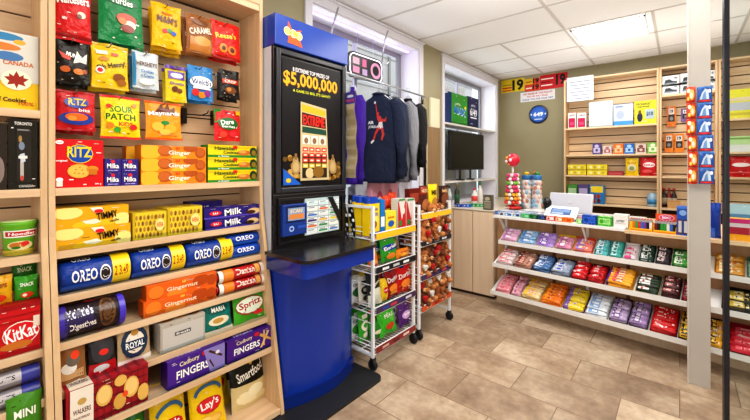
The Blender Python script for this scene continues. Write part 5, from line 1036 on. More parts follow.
B = [(0, [(496.5, 511, 'pink', '#7a5238', '#e08a96', sq('#e8a8b0', '#d05a70'), None, 6), (511.8, 521.5, 'pale pink', '#c9b8b4', '#dca0b0', sq('#e8bcc6', '#b85a88'), None, 6), (522.3, 541, 'pale yellow', '#e0b42a', '#e8cf9a', sq('#f2c83a', '#e8a0a0'), None, 6), (541.8, 562, 'orange', '#e8a82a', '#e8761c', sq('#f09a2a', '#d04a1a'), None, 6),
     (563.5, 584.5, 'yellow and purple', '#4a2a6a', '#e8cc2a', [(0, 0, .4, 1, '#8a6ab8'), (.42, .2, .9, .8, '#f0dc5a')], None, 6), (586, 608, 'white and blue', '#b8b4b0', '#dfe6ee', sq('#7aa4d8', '#e8eef6'), None, 6), (609.5, 628, 'lilac', '#2f2430', '#b8a4cc', sq('#6a4a8a', '#e0d4e8'), None, 6), (629, 648, 'purple and white', '#2f2430', '#a88cc0', sq('#5a3a7a', '#d8cce4'), None, 6),
     (650, 677, 'bright red', '#8a0f14', '#c4141a', [(.1, .2, .9, .8, '#d8262a'), (.2, .4, .5, .6, '#f2d8d8')], None, 5), (678.5, 695, 'yellow and black', '#1a1512', '#e8b82a', sq('#2a1a12', '#f2cc3a'), None, 6)]),
  (1, [(497, 513, 'white and red', '#c8b8b4', '#e0c8c8', sq('#d84a5a', '#f0e4e4'), None, 6), (514, 532, 'brown', '#5a3a28', '#b88a78', sq('#7a2a20', '#e0b0a0'), None, 6), (533, 550, 'blue and white', '#2a2a34', '#4a74a8', sq('#d0dcec', '#2a4a9a'), None, 6), (551.5, 570.5, 'silver and blue', '#4a4038', '#8a98b0', sq('#c9ccd2', '#2f5ac0'), None, 5),
     (571.5, 587, 'red', '#5a0e10', '#c8181e', [(.15, .25, .85, .75, '#e8505a'), (.3, .35, .7, .65, '#f6e4e4')], None, 6), (587.8, 604.5, 'deep red', '#4a0c0e', '#b8141a', [(.15, .25, .85, .75, '#d83038'), (.3, .35, .7, .65, '#f6e4e4')], None, 6), (605.5, 633, 'orange and yellow', '#c88a1a', '#e8a42a', [(.0, .0, .16, 1, '#4a2a8a'), (.25, .2, .9, .8, '#d8402a'), (.4, .3, .8, .7, '#f6d8b0')], None, 6),
     (635.5, 659.5, 'green and white', '#c8b07a', '#2a3a2c', [(.1, .15, .9, .5, '#e6e4dc'), (.1, .7, .9, .85, '#b83028')], None, 6), (661, 680, 'dark red', '#2a1a16', '#4a1a1c', [(.1, .2, .9, .8, '#a8303a'), (.2, .35, .8, .6, '#e8c8c4')], None, 6), (681.5, 696, 'red and black', '#1a1412', '#a81c20', sq('#3a1010', '#e0c0c0'), None, 6)]),
  (2, [(501.5, 518, 'pink and teal', '#8ac0a8', '#d8a8c4', sq('#b87ab0', '#e8d8e0'), None, 3), (519, 535.5, 'light blue', '#b8ccd8', '#8ab4dc', sq('#5a8ac8', '#dce8f4'), None, 3), (536.5, 554.5, 'lavender', '#c8a8c8', '#a888cc', sq('#7a5ab0', '#e0d0f0'), None, 3), (555.5, 572.5, 'pink and yellow', '#e0c42a', '#d08aa8', sq('#b05a90', '#f0d8e0'), None, 3), (573.5, 593, 'orange and lilac', '#d8502a', '#dc7a6a', sq('#8a6ab8', '#f0c0a0'), None, 3),
     (594.5, 608.5, 'teal', '#3a8a9a', '#58b4b8', sq('#d8ecec', '#2a7a9a'), None, 4), (609.3, 622.5, 'sea green', '#2f9a94', '#3fa8a0', sq('#c8e8e4', '#1f7a8a'), None, 4), (623.5, 637.5, 'white and magenta', '#e8e4e4', '#e0d4d8', [(0, 0, 1, .35, '#d02a78')], None, 3), (639, 654.5, 'black and green', '#1c2a24', '#25463c', sq('#d8e0dc', '#1a2a24'), None, 5), (655.5, 671, 'black and maroon', '#14100f', '#3a3238', sq('#c8c0c0', '#7a1a3a'), None, 5), (672, 690, 'bright green', '#1f5a24', '#3f9a3a', sq('#dcead8', '#1f6a2c'), None, 5)])]
for k, lst in B:
    for i, (pl, pr, cn, bc, base, st, tx, rows) in enumerate(lst):
        it = {0: 'candy bar', 1: 'chocolate bar', 2: 'gum pack'}[k]
        tray(k, pl, pr, cn, bc, base, st, tx, rows=rows, layers=3 if k < 2 else 2, idx=i, rim=base, item=it, wall=.035 if k < 2 else .03)
# beyond the pillar; past the door edge, trays model a reflection in the glass
e0 = cs(713.5, .2)
R3 = [(0, [(.0, .03, 'amber', '#2a1a14', '#e0a82a', sq('#5a2a1a', '#f0d05a'), 6), (.06, .33, 'crimson', '#8a1420', '#c8182c', [(.1, .25, .9, .7, '#e85a6a'), (.2, .4, .6, .55, '#f4dcdc')], 5), (.34, .6, 'scarlet', '#8a1420', '#d02030', [(.1, .25, .9, .7, '#f0e0e0')], 5)]),
      (1, [(.02, .22, 'black and gold', '#14120f', '#2a2418', sq('#c8a83a', '#e8dcb0'), 5), (.23, .5, 'charcoal', '#1c1a18', '#3a3834', sq('#b8b0a0', '#6a5a30'), 5)]),
      (2, [(-.02, .14, 'amber', '#c88a1a', '#e0a040', sq('#f4e0b0', '#d0502a'), 4), (.15, .38, 'pale green', '#4a7a64', '#a8c8b8', sq('#e8f0ec', '#3a7a6a'), 5), (.39, .6, 'mint', '#4a8a84', '#9ad0c8', sq('#e8f0ec', '#2a7a7a'), 5)])]
for k, lst in R3:
    for i, (a, b, cn, bc, base, st, rows) in enumerate(lst):
        if b-a < .05: a -= .06
        it = {0: 'candy bar', 1: 'chocolate bar', 2: 'gum pack'}[k]
        n0 = len(bpy.data.objects); before = set(bpy.data.objects)
        tray(k, 0, 0, cn, bc, base, st, None, rows=rows, idx=0, item=it, sp=e0+a+.02, sr=e0+b+.02, rim=base)
        for o in set(bpy.data.objects)-before:
            w_ = '%s' % ('between pillar and door edge' if a < .03 and b < .16 else 'modelled glass door reflection')
            if o.get('label'):
                if o['category'] == 'display tray': o['label'] = 'open %s display tray on the %s, %s' % (cn, SHN[k], w_)
                else: o['label'] = '%s %s, %s, %s' % (cn, it, SHN[k], w_); o['group'] = '%s %ss on the %s beyond the pillar' % (cn, it, SHN[k])
# ---- things on the countertop
ZC = .9725
def ci(mk, pl, pr, pt, t, label, cat, d=.06, rz=0, z=ZC, group=None, parts=None):
    s0, s1 = cs(pl, t), cs(pr, t); h = cz((pl+pr)/2, pt, t)-z
    o = mk(abs(s1-s0), d, h); P = CO+UC*((s0+s1)/2)+VC*(t-d/2)
    o.location = (P.x, P.y, z); o.rotation_euler[2] = CA+rz
    return tag(o, label, cat, group)
gum = lambda c, c2, n='gum_box', tx=None: (lambda w, d, h: carton(n, w, d, h, c, [('r', .08, .2, .92, .85, c2), ('e', .3, .5, .14, .25, c)]+([('t', tx, .5, .5, .7, .34, c)] if tx else []), top=[('r', .1, .1, .9, .9, c2), ('e', .5, .5, .2, .2, c)]))
row = [(498, 503.5, 212.2, '#dfe6e8', '#3a4a6a', 'white and grey'), (504.2, 512, 212.8, '#e6ecee', '#2f6ab0', 'white and blue'), (512.8, 520, 213.5, '#d8e8dc', '#1f4a9a', 'white and navy'), (521, 529.5, 214, '#1f9a4a', '#8ad0a4', 'bright green'), (530.2, 537, 215, '#1c2a24', '#2f8a44', 'black and green'), (537.8, 545, 215.8, '#1a2028', '#3a5a9a', 'black and blue'),
       (546, 554.5, 216.2, '#c82a2c', '#e8e0dc', 'red and white'), (555.3, 562.5, 217.2, '#e8742a', '#f4dcc0', 'orange and cream'), (563.2, 571.5, 218, '#ec8a2a', '#d04a1c', 'orange and red'), (576, 581.5, 219.5, '#5ab43a', '#d8ecb8', 'small lime')]
for i, (a, b, t_, c1, c2, n) in enumerate(row):
    ci(gum(c1, c2), a, b, t_, .12, '%s gum box in the front row of the white countertop' % n, 'gum box', d=.07)
ci(gum('#16419c', '#2f6ad8', tx='MENTOS'), 582, 596.5, 215.5, .12, 'deep blue mint box in the front row of the countertop', 'mint box', d=.07)
ci(gum('#3fae2c', '#a8e08a', tx='MINT'), 597.5, 611.5, 217, .12, 'lime green mint box right of the deep blue one', 'mint box', d=.07)
ci(lambda w, d, h: carton('white_card_box', w, d, h, '#e9e7e4', [('t', 'LOTTERY', .5, .5, .55, .16, '#3a3a3c'), ('r', .1, .3, .9, .33, '#b8b4b0')]), 613.5, 628, 214.5, .11, 'white lettered card box on the countertop beside the lighters', 'box', d=.07)
# blue strip and clear tray of tickets near the cabinet end
P = CO+UC*.22+VC*.0
mb = MB(); mb.box(-.22, .28, -.03, .03, 0, .028, mat('#1f4fb0', 'gloss')); mb.art(lambda u, v, e: (-.22+u*.5, -.0305-e, v*.028), [('r', 0, .3, 1, .6, '#7aa4e0')]); o = mb.build('ticket_tray_rail')
o.location = (P.x+.02, P.y, ZC); o.rotation_euler[2] = CA; tag(o, 'blue plastic rail along the left end of the countertop', 'rail')
for q in range(3):
    P = CO+UC*(.10+.2*q)+VC*(-.14)
    o = carton('ticket_block', .17, .12, .03, '#b8c4d4', [('r', 0, 0, 1, .5, '#8a98b4')], top=[('r', .03, .05, .97, .95, ('#c8ccd8', '#a8b0c4', '#c4b0b8')[q]), ('r', .1, .15, .45, .5, '#e0e4ea'), ('r', .5, .5, .9, .85, '#7a88a8')])
    put(o, P.x, P.y, ZC, CA, label='flat clear-topped ticket block on the counter, %s' % ('left one under the lollipop stand side', 'middle of the three behind the blue rail', 'right one beside the black scanner')[q], cat='ticket block')
# lollipop stand
P = on_z(511, 209, ZC+.0); LX, LY = P.x-.0, P.y+.06
LS = empty('lollipop_stand', (LX, LY, ZC), label='tall lollipop stand with coloured tiers and a round red topper', cat='lollipop stand')
hz = lambda px, py: CZ-(py-HY)*(FW[0]*LX+FW[1]*LY)/F0
mb = MB(True); mb.lathe([(.10, 0), (.105, .015), (.09, .03), (.02, .045), (.014, .06), (.014, .34)], (0, 0, 0), mat('#c4242a', 'gloss'), 20); mb.build('stand', LS)
zz = hz(0, 203)-ZC; zt_ = hz(0, 176)-ZC; tc = ['#e8442c', '#f0a02a', '#f2b43a', '#d8285a', '#e04a7a', '#7ab83a', '#d8387a', '#f0508a']
nt_ = 8
for i in range(nt_):
    z = zz+(zt_-zz)*i/(nt_-1); r = .082-.004*i
    mb = MB(True); mb.lathe([(r*.8, -.004), (r*.8, .0)], (0, 0, z), mat('#e6e2de'), 16)
    for q in range(11): a = 2*math.pi*(q+.5*(i % 2))/11; mb.ball((r*math.cos(a), r*math.sin(a), z+.01), .0225, mat(tc[i], 'gloss') if q % 4 else mat('#f4ece8', 'gloss'), 8, 6)
    mb.build('lollipop_tier', LS)
zb_ = hz(0, 160)-ZC
mb = MB(True); mb.ball((0, 0, zb_), .082, mat('#d8203c', 'gloss'), 18, 12)
mb.lathe([(.012, zt_), (.012, zb_-.08)], (0, 0, 0), mat('#e8e4e0'), 10); mb.build('round_topper', LS)
mb = MB(True)
for a in range(6): aa = 2*math.pi*a/6+.4; mb.ball((.07*math.cos(aa)*.55-.02, -.066+.02*abs(math.sin(aa)), zb_+.045*math.sin(aa)), .02, mat('#f4e6e0' if a % 2 else '#f0b44a', 'gloss'), 8, 6)
mb.ball((-.004, -.066, zb_), .026, mat('#f2d8dc', 'gloss'), 8, 6); mb.build('topper_print', LS)
P2 = on_z(528, 209, ZC)
for q, (dx, dy, c1, c2, lab) in enumerate(((0, .10, '#c8b4a4', '#2a6aa0', 'left'), (.12, .12, '#d0b8ac', '#3a7ab4', 'right'), (.06, .25, '#b8c8d0', '#4a6a9a', 'rear'))):
    mb = MB(True); mb.lathe([(.05, 0), (.055, .005), (.055, .25), (.05, .265)], (0, 0, 0), mat('#d8d8d8', 'gloss'), 18)
    rr = random.Random(q)
    for i in range(6):
        for k in range(8): a = 2*math.pi*k/9+i*.3; mb.ball((.048*math.cos(a), .048*math.sin(a), .03+.04*i), .021, mat(rr.choice([c1, '#b87a64', '#e0d0c8', '#8ab0c8', '#c89a8a']), 'gloss'), 7, 5)
    o = mb.build('candy_jar'); cp = MB(True); cp.lathe([(.057, .265), (.057, .30), (.05, .306)], (0, 0, 0), mat(c2, 'plain'), 18); cp.lathe([(.03, .306), (.034, .33), (.01, .338)], (0, 0, 0), mat(('#d8b02a', '#3a8a4a', '#e07a2a')[q], 'gloss'), 14); cp.build('jar_lid', o)
    o.scale = (1, 1, 1.35)
    put(o, P2.x+dx-.05, P2.y+dy, ZC, label='clear candy jar with a blue lid behind the counter trays, %s one of three' % lab, cat='candy jar')
# scanner, terminal and monitor
P = CO+UC*cs(547.5, -.10)+VC*(-.10)
mb = MB(True); mb.lathe([(.045, 0), (.045, .012), (.018, .02), (.015, .06)], (0, 0, 0), BLM, 16); o = mb.build('barcode_scanner')
mb = MB(True); mb.tube([(0, 0, .05), (0, .0, .10), (0, -.005, .16), (0, -.012, .20)], [.022, .036, .042, .026], BLK, 14); mb.build('scanner_head', o)
put(o, P.x, P.y, ZC, CA, label='black upright barcode scanner on the counter left of the monitor', cat='scanner')
def screen(name, w, h, t, tilt, base, face, back, label, loc, rz, stand=True, art=None):
    r = empty(name, loc, rz, label=label, cat='screen')
    mb = MB(); mb.box(-w/2, w/2, -t/2, t/2, 0, h, mat(base, 'gloss')); o = mb.build('housing', r, .008); 
    M = Matrix.Translation((0, 0, .05 if stand else .015)) @ Matrix.Rotation(tilt, 4, 'X')
    o.matrix_local = M
    mb = MB(); mb.box(-w/2+.014, w/2-.014, -t/2-.001, -t/2, .014, h-.014, mat(face, 'gloss'))
    if art: mb.art(lambda u, v, e: (-w/2+.014+u*(w-.028), -t/2-.001-e, .014+v*(h-.028)), art)
    q = mb.build('display', r); q.matrix_local = M
    if stand:
        mb = MB(); mb.prism(rrect(-w*.25, w*.25, -.08, .09, .03), 0, .012, 2, mat(base, 'gloss')); mb.tube([(0, .05, .01), (0, .045, .06), (0, .02, .16)], .016, mat('#c9c9cb', 'gloss'), 10); mb.build('stand', r, .002)
    return r
mP = on_z(570, 214, ZC)
p0, p1 = cs(548.5, -.22), cs(592, -.22); P = CO+UC*((p0+p1)/2)+VC*(-.22)
screen('checkout_monitor', abs(p1-p0), .205, .03, R(-18), '#c9cad0', '#bfc0c8', 0, 'pale grey checkout monitor seen from the back beside the scanner', (P.x, P.y, ZC), CA, True, [('e', .5, .12, .03, .05, '#b8b8be'), ('r', .0, .0, 1, .02, '#b4b4ba')])
p0, p1 = cs(542.5, -.02), cs(577.5, -.02); P = CO+UC*((p0+p1)/2)+VC*(-.03)
screen('payment_tablet', abs(p1-p0)*.96, .135, .02, R(-38), '#eeedec', '#eeedec', 0, 'white payment tablet with a blue screen lying tilted on the counter', (P.x, P.y-.03, ZC), CA+R(-6), False, [('r', .16, .2, .84, .84, '#4a6a9c'), ('r', .2, .5, .8, .78, '#7a98c4'), ('r', .2, .26, .6, .44, '#a8bcd8')])
# flat tickets and magazines behind the front row
for q, (a, b, t_, c1, c2, n) in enumerate(((578, 596, -.06, '#8a3a4a', '#c8a0b0', 'dark red booklet'), (597, 612, -.10, '#5a6a9a', '#c8d0e0', 'blue grey booklet'), (604, 626, -.22, '#a8a4a0', '#d8d4d0', 'clear grey tray'))):
    s0, s1 = cs(a, t_), cs(b, t_); P = CO+UC*((s0+s1)/2)+VC*t_
    o = carton('flat_booklet', abs(s1-s0), .13, .04+.01*q, c1, [('r', .05, .2, .95, .8, c2)], top=[('r', .05, .1, .95, .9, c2), ('r', .15, .3, .6, .7, c1)])
    put(o, P.x, P.y, ZC, CA+R(4*q-4), label='%s lying on the counter between the tablet and the lighters' % n, cat='booklet')
# lighter displays
def lighters(pl, pr, cols, lab, topper=None, n=None):
    t = .12; s0, s1 = cs(pl, t), cs(pr, t); W = abs(s1-s0); P = CO+UC*((s0+s1)/2)+VC*(t-.05); z0 = .9625
    mb = MB(); m = mat('#f0b41c', 'print')
    mb.box(-W/2, W/2, -.05, -.047, 0, .022, m); mb.box(-W/2, W/2, .047, .05, 0, .07, m); mb.box(-W/2, -W/2+.003, -.047, .047, 0, .05, m); mb.box(W/2-.003, W/2, -.047, .047, 0, .05, m); mb.box(-W/2, W/2, -.047, .047, 0, .003, m)
    mb.art(lambda u, v, e: (-W/2+u*W, -.0502-e, v*.022), [('r', .05, .15, .95, .5, '#e8701c')])
    o = mb.build('lighter_display_box'); put(o, P.x, P.y, z0, CA, label=lab[0], cat='display box')
    if topper:
        mb = MB(); mb.box(-W/2, W/2, .0505, .053, 0, .145, mat('#e8541c', 'print'))
        mb.art(lambda u, v, e: (-W/2+u*W, .0502-e, v*.145), [('e', .5, .8, .36, .17, '#f4d8e4'), ('e', .5, .8, .33, .14, '#d8286a'), ('t', 'BIC', .5, .8, .4, .14, '#f6e8f0'), ('r', 0, .55, 1, .62, '#f2c22a')])
        mb.build('header_card', o)
    n = len(cols); first = None
    for rr in range(2):
        for i, c in enumerate(cols):
            mb = MB(); mb.prism([(-.007, -.006), (.007, -.006), (.008, 0), (.007, .006), (-.007, .006), (-.008, 0)], 0, .052, 2, mat(cols[(i+rr*2) % n], 'gloss')); b = mb.build('lighter')
            mb = MB(); mb.box(-.0065, .0065, -.005, .005, .0525, .066, mat('#c8c8cc', 'metal')); mb.box(-.006, -.001, -.004, .004, .066, .071, mat('#d82a2a')); mb.build('lighter_head', b)
            q = CO+UC*(min(s0, s1)+W*(i+.6)/(n+.2))+VC*(t-.025-.045*rr)
            b.scale = (1.25, 1.1, 1.35); put(b, q.x, q.y, z0+.0035, CA, label='%s, in the %s row' % (lab[1], ('front', 'back')[rr]), cat='lighter', group='%s, %s row' % (lab[2], ('front', 'back')[rr]))
lighters(629, 652, ['#e8c21c', '#e8701c', '#3aa04a', '#d8282c', '#2f6ac4', '#7a3a9a', '#1c1c20', '#e8e4e0'], ('low yellow display box of lighters at the left', 'small plastic lighter in the left yellow box', 'lighters in the left box'))
lighters(653.5, 676, ['#7a1a1c', '#1c1c20', '#2f9a3a', '#2f9a3a', '#e8e4e0', '#3a6ac4', '#1c1c20'], ('yellow display box of lighters with a pink oval header', 'small plastic lighter in the box with a pink header', 'lighters in the right box'), True)
ci(lambda w, d, h: carton('razor_box', w, d, h, '#2458b8', [('r', .08, .05, .46, .55, '#5a2a3a'), ('r', .54, .05, .92, .55, '#3a2a4a'), ('r', .14, .1, .4, .5, '#c8ccd4'), ('r', .6, .1, .86, .5, '#c8ccd4'), ('e', .5, .78, .3, .1, '#8ab0e8'), ('r', 0, .92, 1, 1, '#4a80d8')]), 676.8, 689, 206.5, .12, 'blue counter box with two windows right beside the pillar', 'counter box', d=.07, z=.9625)
ci(lambda w, d, h: pouch('blue_bag', w, h, .08, '#1a3f9e', [('r', .1, .0, .5, .3, '#3a6ad0')]), 709, 721, 203, .1, 'royal blue bag standing on the counter just right of the pillar', 'bag', d=.05, z=.9625)
ci(lambda w, d, h: carton('lighter_display_box', w, d, h, '#f0a81c', [('r', 0, .3, 1, 1, '#a8243a'), ('r', 0, .62, 1, .8, '#d8c8d0'), ('r', 0, .82, 1, 1, '#c82a78')]), 729, 750, 219, .1, 'orange and magenta display box modelling a reflection in the glass door', 'display box', d=.1, z=.9625)  # this box and the next packet stand for reflections in the glass
ci(lambda w, d, h: carton('blue_packet', w, d, h, '#a8ccd8', [('r', 0, .5, 1, .7, '#5a8ab0'), ('r', 0, .1, 1, .3, '#d8e4e8')], top=[('r', .1, .1, .9, .9, '#7ab0c8')]), 730, 752, 205, -.18, 'pale blue packet stack modelling a reflection in the glass door', 'packet', d=.1, z=.9625)

# ================================================================== BACK WALL SHELVING
SF = 5.80; SBK = YB
def bunit(x0, x1, shelves, label, bottom=.05):
    r = empty('wall_shelving_unit', ((x0+x1)/2, YB-.1, 0), label=label, cat='shelving'); kid = under(r)
    T = .022
    for a in (x0, x1-T):
        mb = MB(); mb.box(a, a+T, SF, YB-.001, bottom, 2.735, WZ); kid(mb, 'side_panel', .002)
    mb = MB(); mb.box(x0+T, x1-T, YB-.02, YB-.002, bottom, 2.715, mat('#5a3c26', 'matte')); z = .98
    while z < 2.7: mb.box(x0+T, x1-T, YB-.032, YB-.02, z, min(z+.092, 2.713), WX); z += .106
    kid(mb, 'slatwall_back', 0)
    mb = MB(); mb.box(x0+T, x1-T, SF+.01, YB-.02, 2.715, 2.735, WX); kid(mb, 'top_board')
    for z in shelves: mb = MB(); mb.box(x0+T, x1-T, SF+.003, YB-.033, z-.024, z, WX); kid(mb, 'shelf', .002)
    return r
bunit(-1.29, -.205, [2.04, 1.66, 1.372, .975], 'wide maple wall shelving unit behind the checkout monitor')
bunit(-.20, .335, [2.385, 2.04-.0, 1.66, 1.372, .975] if 0 else [2.385, 1.66, 1.372, .975], 'narrow maple wall shelving unit left of and behind the pillar')
bunit(.34, 1.42, [2.04, 1.66, 1.372, .975], 'maple wall shelving unit at the right, modelling a reflection in the glass door')  # shelves mirrored in the door glass, built as a solid unit
def bi(mk, pl, pr, pt, zs, label, cat, d=.08, Y=None, at=None):
    Y = Y or SF+.03; x0 = on_y(pl, HY, Y).x; x1 = on_y(pr, HY, Y).x; h = on_y((pl+pr)/2 if at is None else at, pt, Y).z-zs-.001
    o = mk(x1-x0, d, h); o.location = ((x0+x1)/2, Y+d/2, zs+.001); return tag(o, label, cat)
bx = lambda n, c, a, **k: (lambda w, d, h: carton(n, w, d, h, c, a, **k))
for q, (a, b) in enumerate(((568, 575.8), (577, 586))):
    bi(bx('card_pack', '#e8dede', [('r', .1, .05, .9, .66, '#b8184a'), ('t', 'CARDS', .5, .84, .7, .12, '#6a5a5a'), ('r', .25, .2, .75, .4, '#e04a7a')]), a, b, 113, 2.04, 'white and crimson card pack on the top wall shelf, %s of two' % ('left', 'right')[q], 'card pack')
bi(bx('white_box', '#dfe3e8', [('r', 0, .44, .9, .5, '#f4f6f8'), ('r', .06, .06, .94, .38, '#d0d6dc'), ('r', 0, 0, 1, .04, '#9aa8b4')]), 589, 612.5, 101.5, 2.04, 'large blank white box on the top wall shelf', 'box')
bi(bx('blue_white_box', '#c0cfe4', [('r', 0, 0, 1, .2, '#4a94cc'), ('e', .76, .7, .2, .22, '#e8eef4'), ('e', .35, .5, .2, .2, '#a8b4d4'), ('r', .1, .85, .5, .92, '#7a88b0')]), 613.5, 633, 104, 2.04, 'pale blue box with a deep blue base on the top wall shelf', 'box')
bi(bx('yellow_sign', '#dcd32a', [('t', 'RECHARGE', .4, .86, .62, .09, '#3a3a20'), ('t', 'YOUR PHONE', .38, .74, .6, .08, '#3a3a20'), ('e', .25, .3, .13, .2, '#1f2438'), ('e', .25, .52, .07, .09, '#6a4a34'), ('r', .5, .22, .92, .62, '#a8b8c0'), ('t', '$10', .7, .42, .3, .2, '#2a4a6a')]), 634.5, 656.5, 100.5, 2.04, 'yellow sign with a small figure on the top wall shelf', 'sign', d=.03)
smalls = [(592.5, 601, 143.5, '#5a4a8a', '#c8c0e0', 'purple'), (603, 611.5, 146, '#d8d0d0', '#b86a6a', 'white and rose'), (613.5, 623.5, 144, '#e0701c', '#f2c49a', 'orange'), (624.5, 634, 143.5, '#1f6ac0', '#a8ccf0', 'bright blue'), (636, 646, 144, '#d8ccc0', '#8a4a4a', 'cream'), (647.5, 658, 142.5, '#7ab84a', '#dcecc8', 'pale green')]
for a, b, t_, c, c2, n in smalls:
    bi(bx('small_carton', c, [('r', .12, .15, .88, .6, c2), ('e', .5, .75, .25, .15, c2), ('e', .5, .38, .16, .14, c)]), a, b, t_, 1.66, 'small %s carton on the second wall shelf' % n, 'carton')
for q, (a, b) in enumerate(((568, 586), (587, 607))):
    for l in range(2):
        z = 1.372+.073*l
        bi(bx('yellow_biscuit_box', '#e3cf2a', [('e', .2+.2*i, .5, .07, .26, '#c0a83a' if i % 2 else '#f0e6a0') for i in range(4)]+[('r', 0, 0, 1, .12, '#b89a1c')]), a, b, (170.2 if l == 0 else 164.5)-.0, z, 'yellow patterned box on the third wall shelf, %s %s of four' % (('lower', 'upper')[l], ('left', 'right')[q]), 'box')
bi(bx('flat_red_box', '#9a3036', [('r', .05, .2, .95, .7, '#b84a4a')]), 608, 623, 171, 1.372, 'flat dark red box between the yellow boxes and the yellow bag', 'box')
bi(lambda w, d, h: pouch('coffee_bag', w, h, .06, '#e8c41c', [('e', .5, .45, .34, .2, '#d8d0b0'), ('t', 'DECAF', .5, .72, .7, .13, '#b8861a'), ('e', .5, .42, .2, .12, '#8a9a5a')]), 625, 638.5, 158, 1.372, 'yellow standing bag on the third wall shelf', 'bag', d=.06)
bi(lambda w, d, h: pouch('red_bag', w, h, .06, '#c41a22', [('e', .5, .6, .36, .14, '#e8dcdc'), ('t', 'KitKat', .5, .6, .6, .12, '#c41a22'), ('e', .4, .25, .3, .1, '#e05a5a')]), 640, 658, 157.5, 1.372, 'red shiny bag beside the yellow standing bag', 'bag', d=.06)
bi(bx('snack_display_box', '#2a78b8', [('r', .1, .62, .9, .96, '#e8cc2a'), ('e', .3, .4, .13, .13, '#7a2a2a'), ('e', .6, .42, .13, .13, '#a83a30'), ('e', .3, .16, .13, .12, '#8a3a3a'), ('e', .62, .16, .13, .12, '#5a2a2a')]), 589.5, 604.5, 185.5, .975, 'blue and yellow display box right of the monitor', 'display box')
bi(bx('green_box', '#4a8a3a', [('r', .1, .5, .9, .8, '#a8c89a')]), 567.5, 577, 184.5, .975, 'green box behind the monitor', 'box'); bi(bx('purple_box', '#5a4a7a', [('r', .1, .5, .9, .8, '#b0a4c8')]), 578, 588.5, 184.5, .975, 'purple grey box behind the monitor', 'box')
def tub(w, d, h):
    mb = MB(True); r = w/2; mb.lathe([(r*.9, 0), (r, .01), (r, h*.7), (r*.8, h*.92), (r*.5, h)], (0, 0, 0), mat('#9ab8cc', 'gloss'), 20)
    mb.lathe([(r*1.01, h*.2), (r*1.01, h*.55)], (0, 0, 0), mat('#4a88b4', 'print'), 20); return mb.build('round_tub')
bi(tub, 647, 658.5, 193, .975, 'pale blue round tub on the lowest wall shelf', 'tub', d=.02, Y=SF+.1)
shoe = [('p', [(.15, .3), (.85, .3), (.88, .42), (.6, .48), (.45, .66), (.2, .62)], '#3a424a'), ('r', .1, .2, .9, .27, '#7a8490'), ('e', .8, .75, .1, .1, '#8a94a0')]
for q, (a, b) in enumerate(((662, 679.3), (680.3, 697), (703, 715))):
    for l in range(2):
        bi(bx('white_electronics_box', '#dde1e4', shoe), a, b, (84.5, 76)[l]-(.6 if q else 0), 2.385+.105*l+.001*l, 'white device box, %s %s on the high shelf behind the pillar' % (('lower', 'upper')[l], ('left one', 'middle one', 'right one')[q]), 'box', at=668)
def pegcard(pl, pr, pt, pb, c, a, lab):
    Y = YB-.07; x0, x1 = on_y(pl, HY, Y).x, on_y(pr, HY, Y).x; z1, z0 = on_y(pl, pt, Y).z, on_y(pl, pb, Y).z
    o = carton('pegged_card', x1-x0, .02, z1-z0, c, a); o.location = ((x0+x1)/2, Y, z0); return tag(o, lab, 'hanging pack')
pc = [('r', .15, .25, .85, .6, '#2a2a2a'), ('r', .2, .62, .8, .9, '#e0e0e0'), ('t', '19', .5, .76, .4, .18, '#1a1a1a'), ('e', .5, .4, .2, .1, '#8a8a8a')]
pegcard(667, 676, 107, 127, '#e07a1c', pc, 'orange and black hanging pack, upper left in the narrow unit'); pegcard(681, 691, 109, 122, '#7a5a9a', pc, 'purple hanging pack, upper right in the narrow unit')
pegcard(664.5, 673.5, 134, 152.6, '#e8861c', pc, 'orange hanging pack, lower left in the narrow unit'); pegcard(674.5, 684, 134, 152.6, '#e8861c', pc, 'orange hanging pack, lower middle in the narrow unit')
bi(bx('small_kraft_box', '#c89a64', [('r', .0, .86, 1, .9, '#a87a48')]), 667.5, 680.5, 200.5, .975, 'plain kraft box on the lowest shelf of the narrow unit', 'box', d=.05)
for q, (px, c, n) in enumerate(((664, '#2a2a30', 'black'), (669, '#8a2a24', 'dark red'), (674, '#3a2a24', 'brown'))):
    Pp = on_y(px, 200, SF+.15); o_ = small_bottle(c, '#c83a2a', .24, .03, '%s bottle behind the plain kraft box' % n, Pp.x, SF+.17, .976, body2='#b8a890')
bi(bx('yellow_sign', '#e0da3a', [('r', .0, .28, 1, .55, '#b8bcc4'), ('r', 0, .6, 1, .72, '#d8c8a8'), ('r', 0, .1, 1, .2, '#c8b83a')]), 729, 753, 89, 2.04, 'yellow and grey sign modelling a reflection in the glass door', 'sign', d=.03)  # sign, box and bag from here are solid stand-ins for reflected goods
bi(bx('pale_green_box', '#b8d89a', [('r', 0, .0, 1, .45, '#d8dcd8'), ('r', 0, .8, 1, .9, '#7aa84a')]), 729, 753, 136, 1.66, 'pale green and white box modelling a reflection in the glass door', 'box')
bi(lambda w, d, h: pouch('red_bag', w, h, .06, '#c4161e', [('e', .5, .6, .4, .1, '#f0dcdc'), ('r', 0, .2, 1, .26, '#e86a6a')]), 729, 754, 156.5, 1.372, 'wide red bag modelling a reflection in the glass door', 'bag', d=.06)
# notice taped on the shelving
Y = SF-.004; a, b = on_y(566.8, 77, Y), on_y(593.5, 98, Y)
mb = MB(); Fn = lambda u, v, e: (a.x+u*(b.x-a.x), Y-e, b.z-.02+v*(a.z-b.z))
mb.grid(Fn, 0, 0, 1, 1, 1, 1, mat('#dfe3e8', 'print')); mb.art(Fn, [('r', .12+.03*(i % 3), .78-.14*i, .9-.05*(i % 2), .82-.14*i, '#8a92a4') for i in range(6)]); tag(mb.build('paper_notice'), 'white paper notice taped to the top left of the wide wall shelving', 'notice')
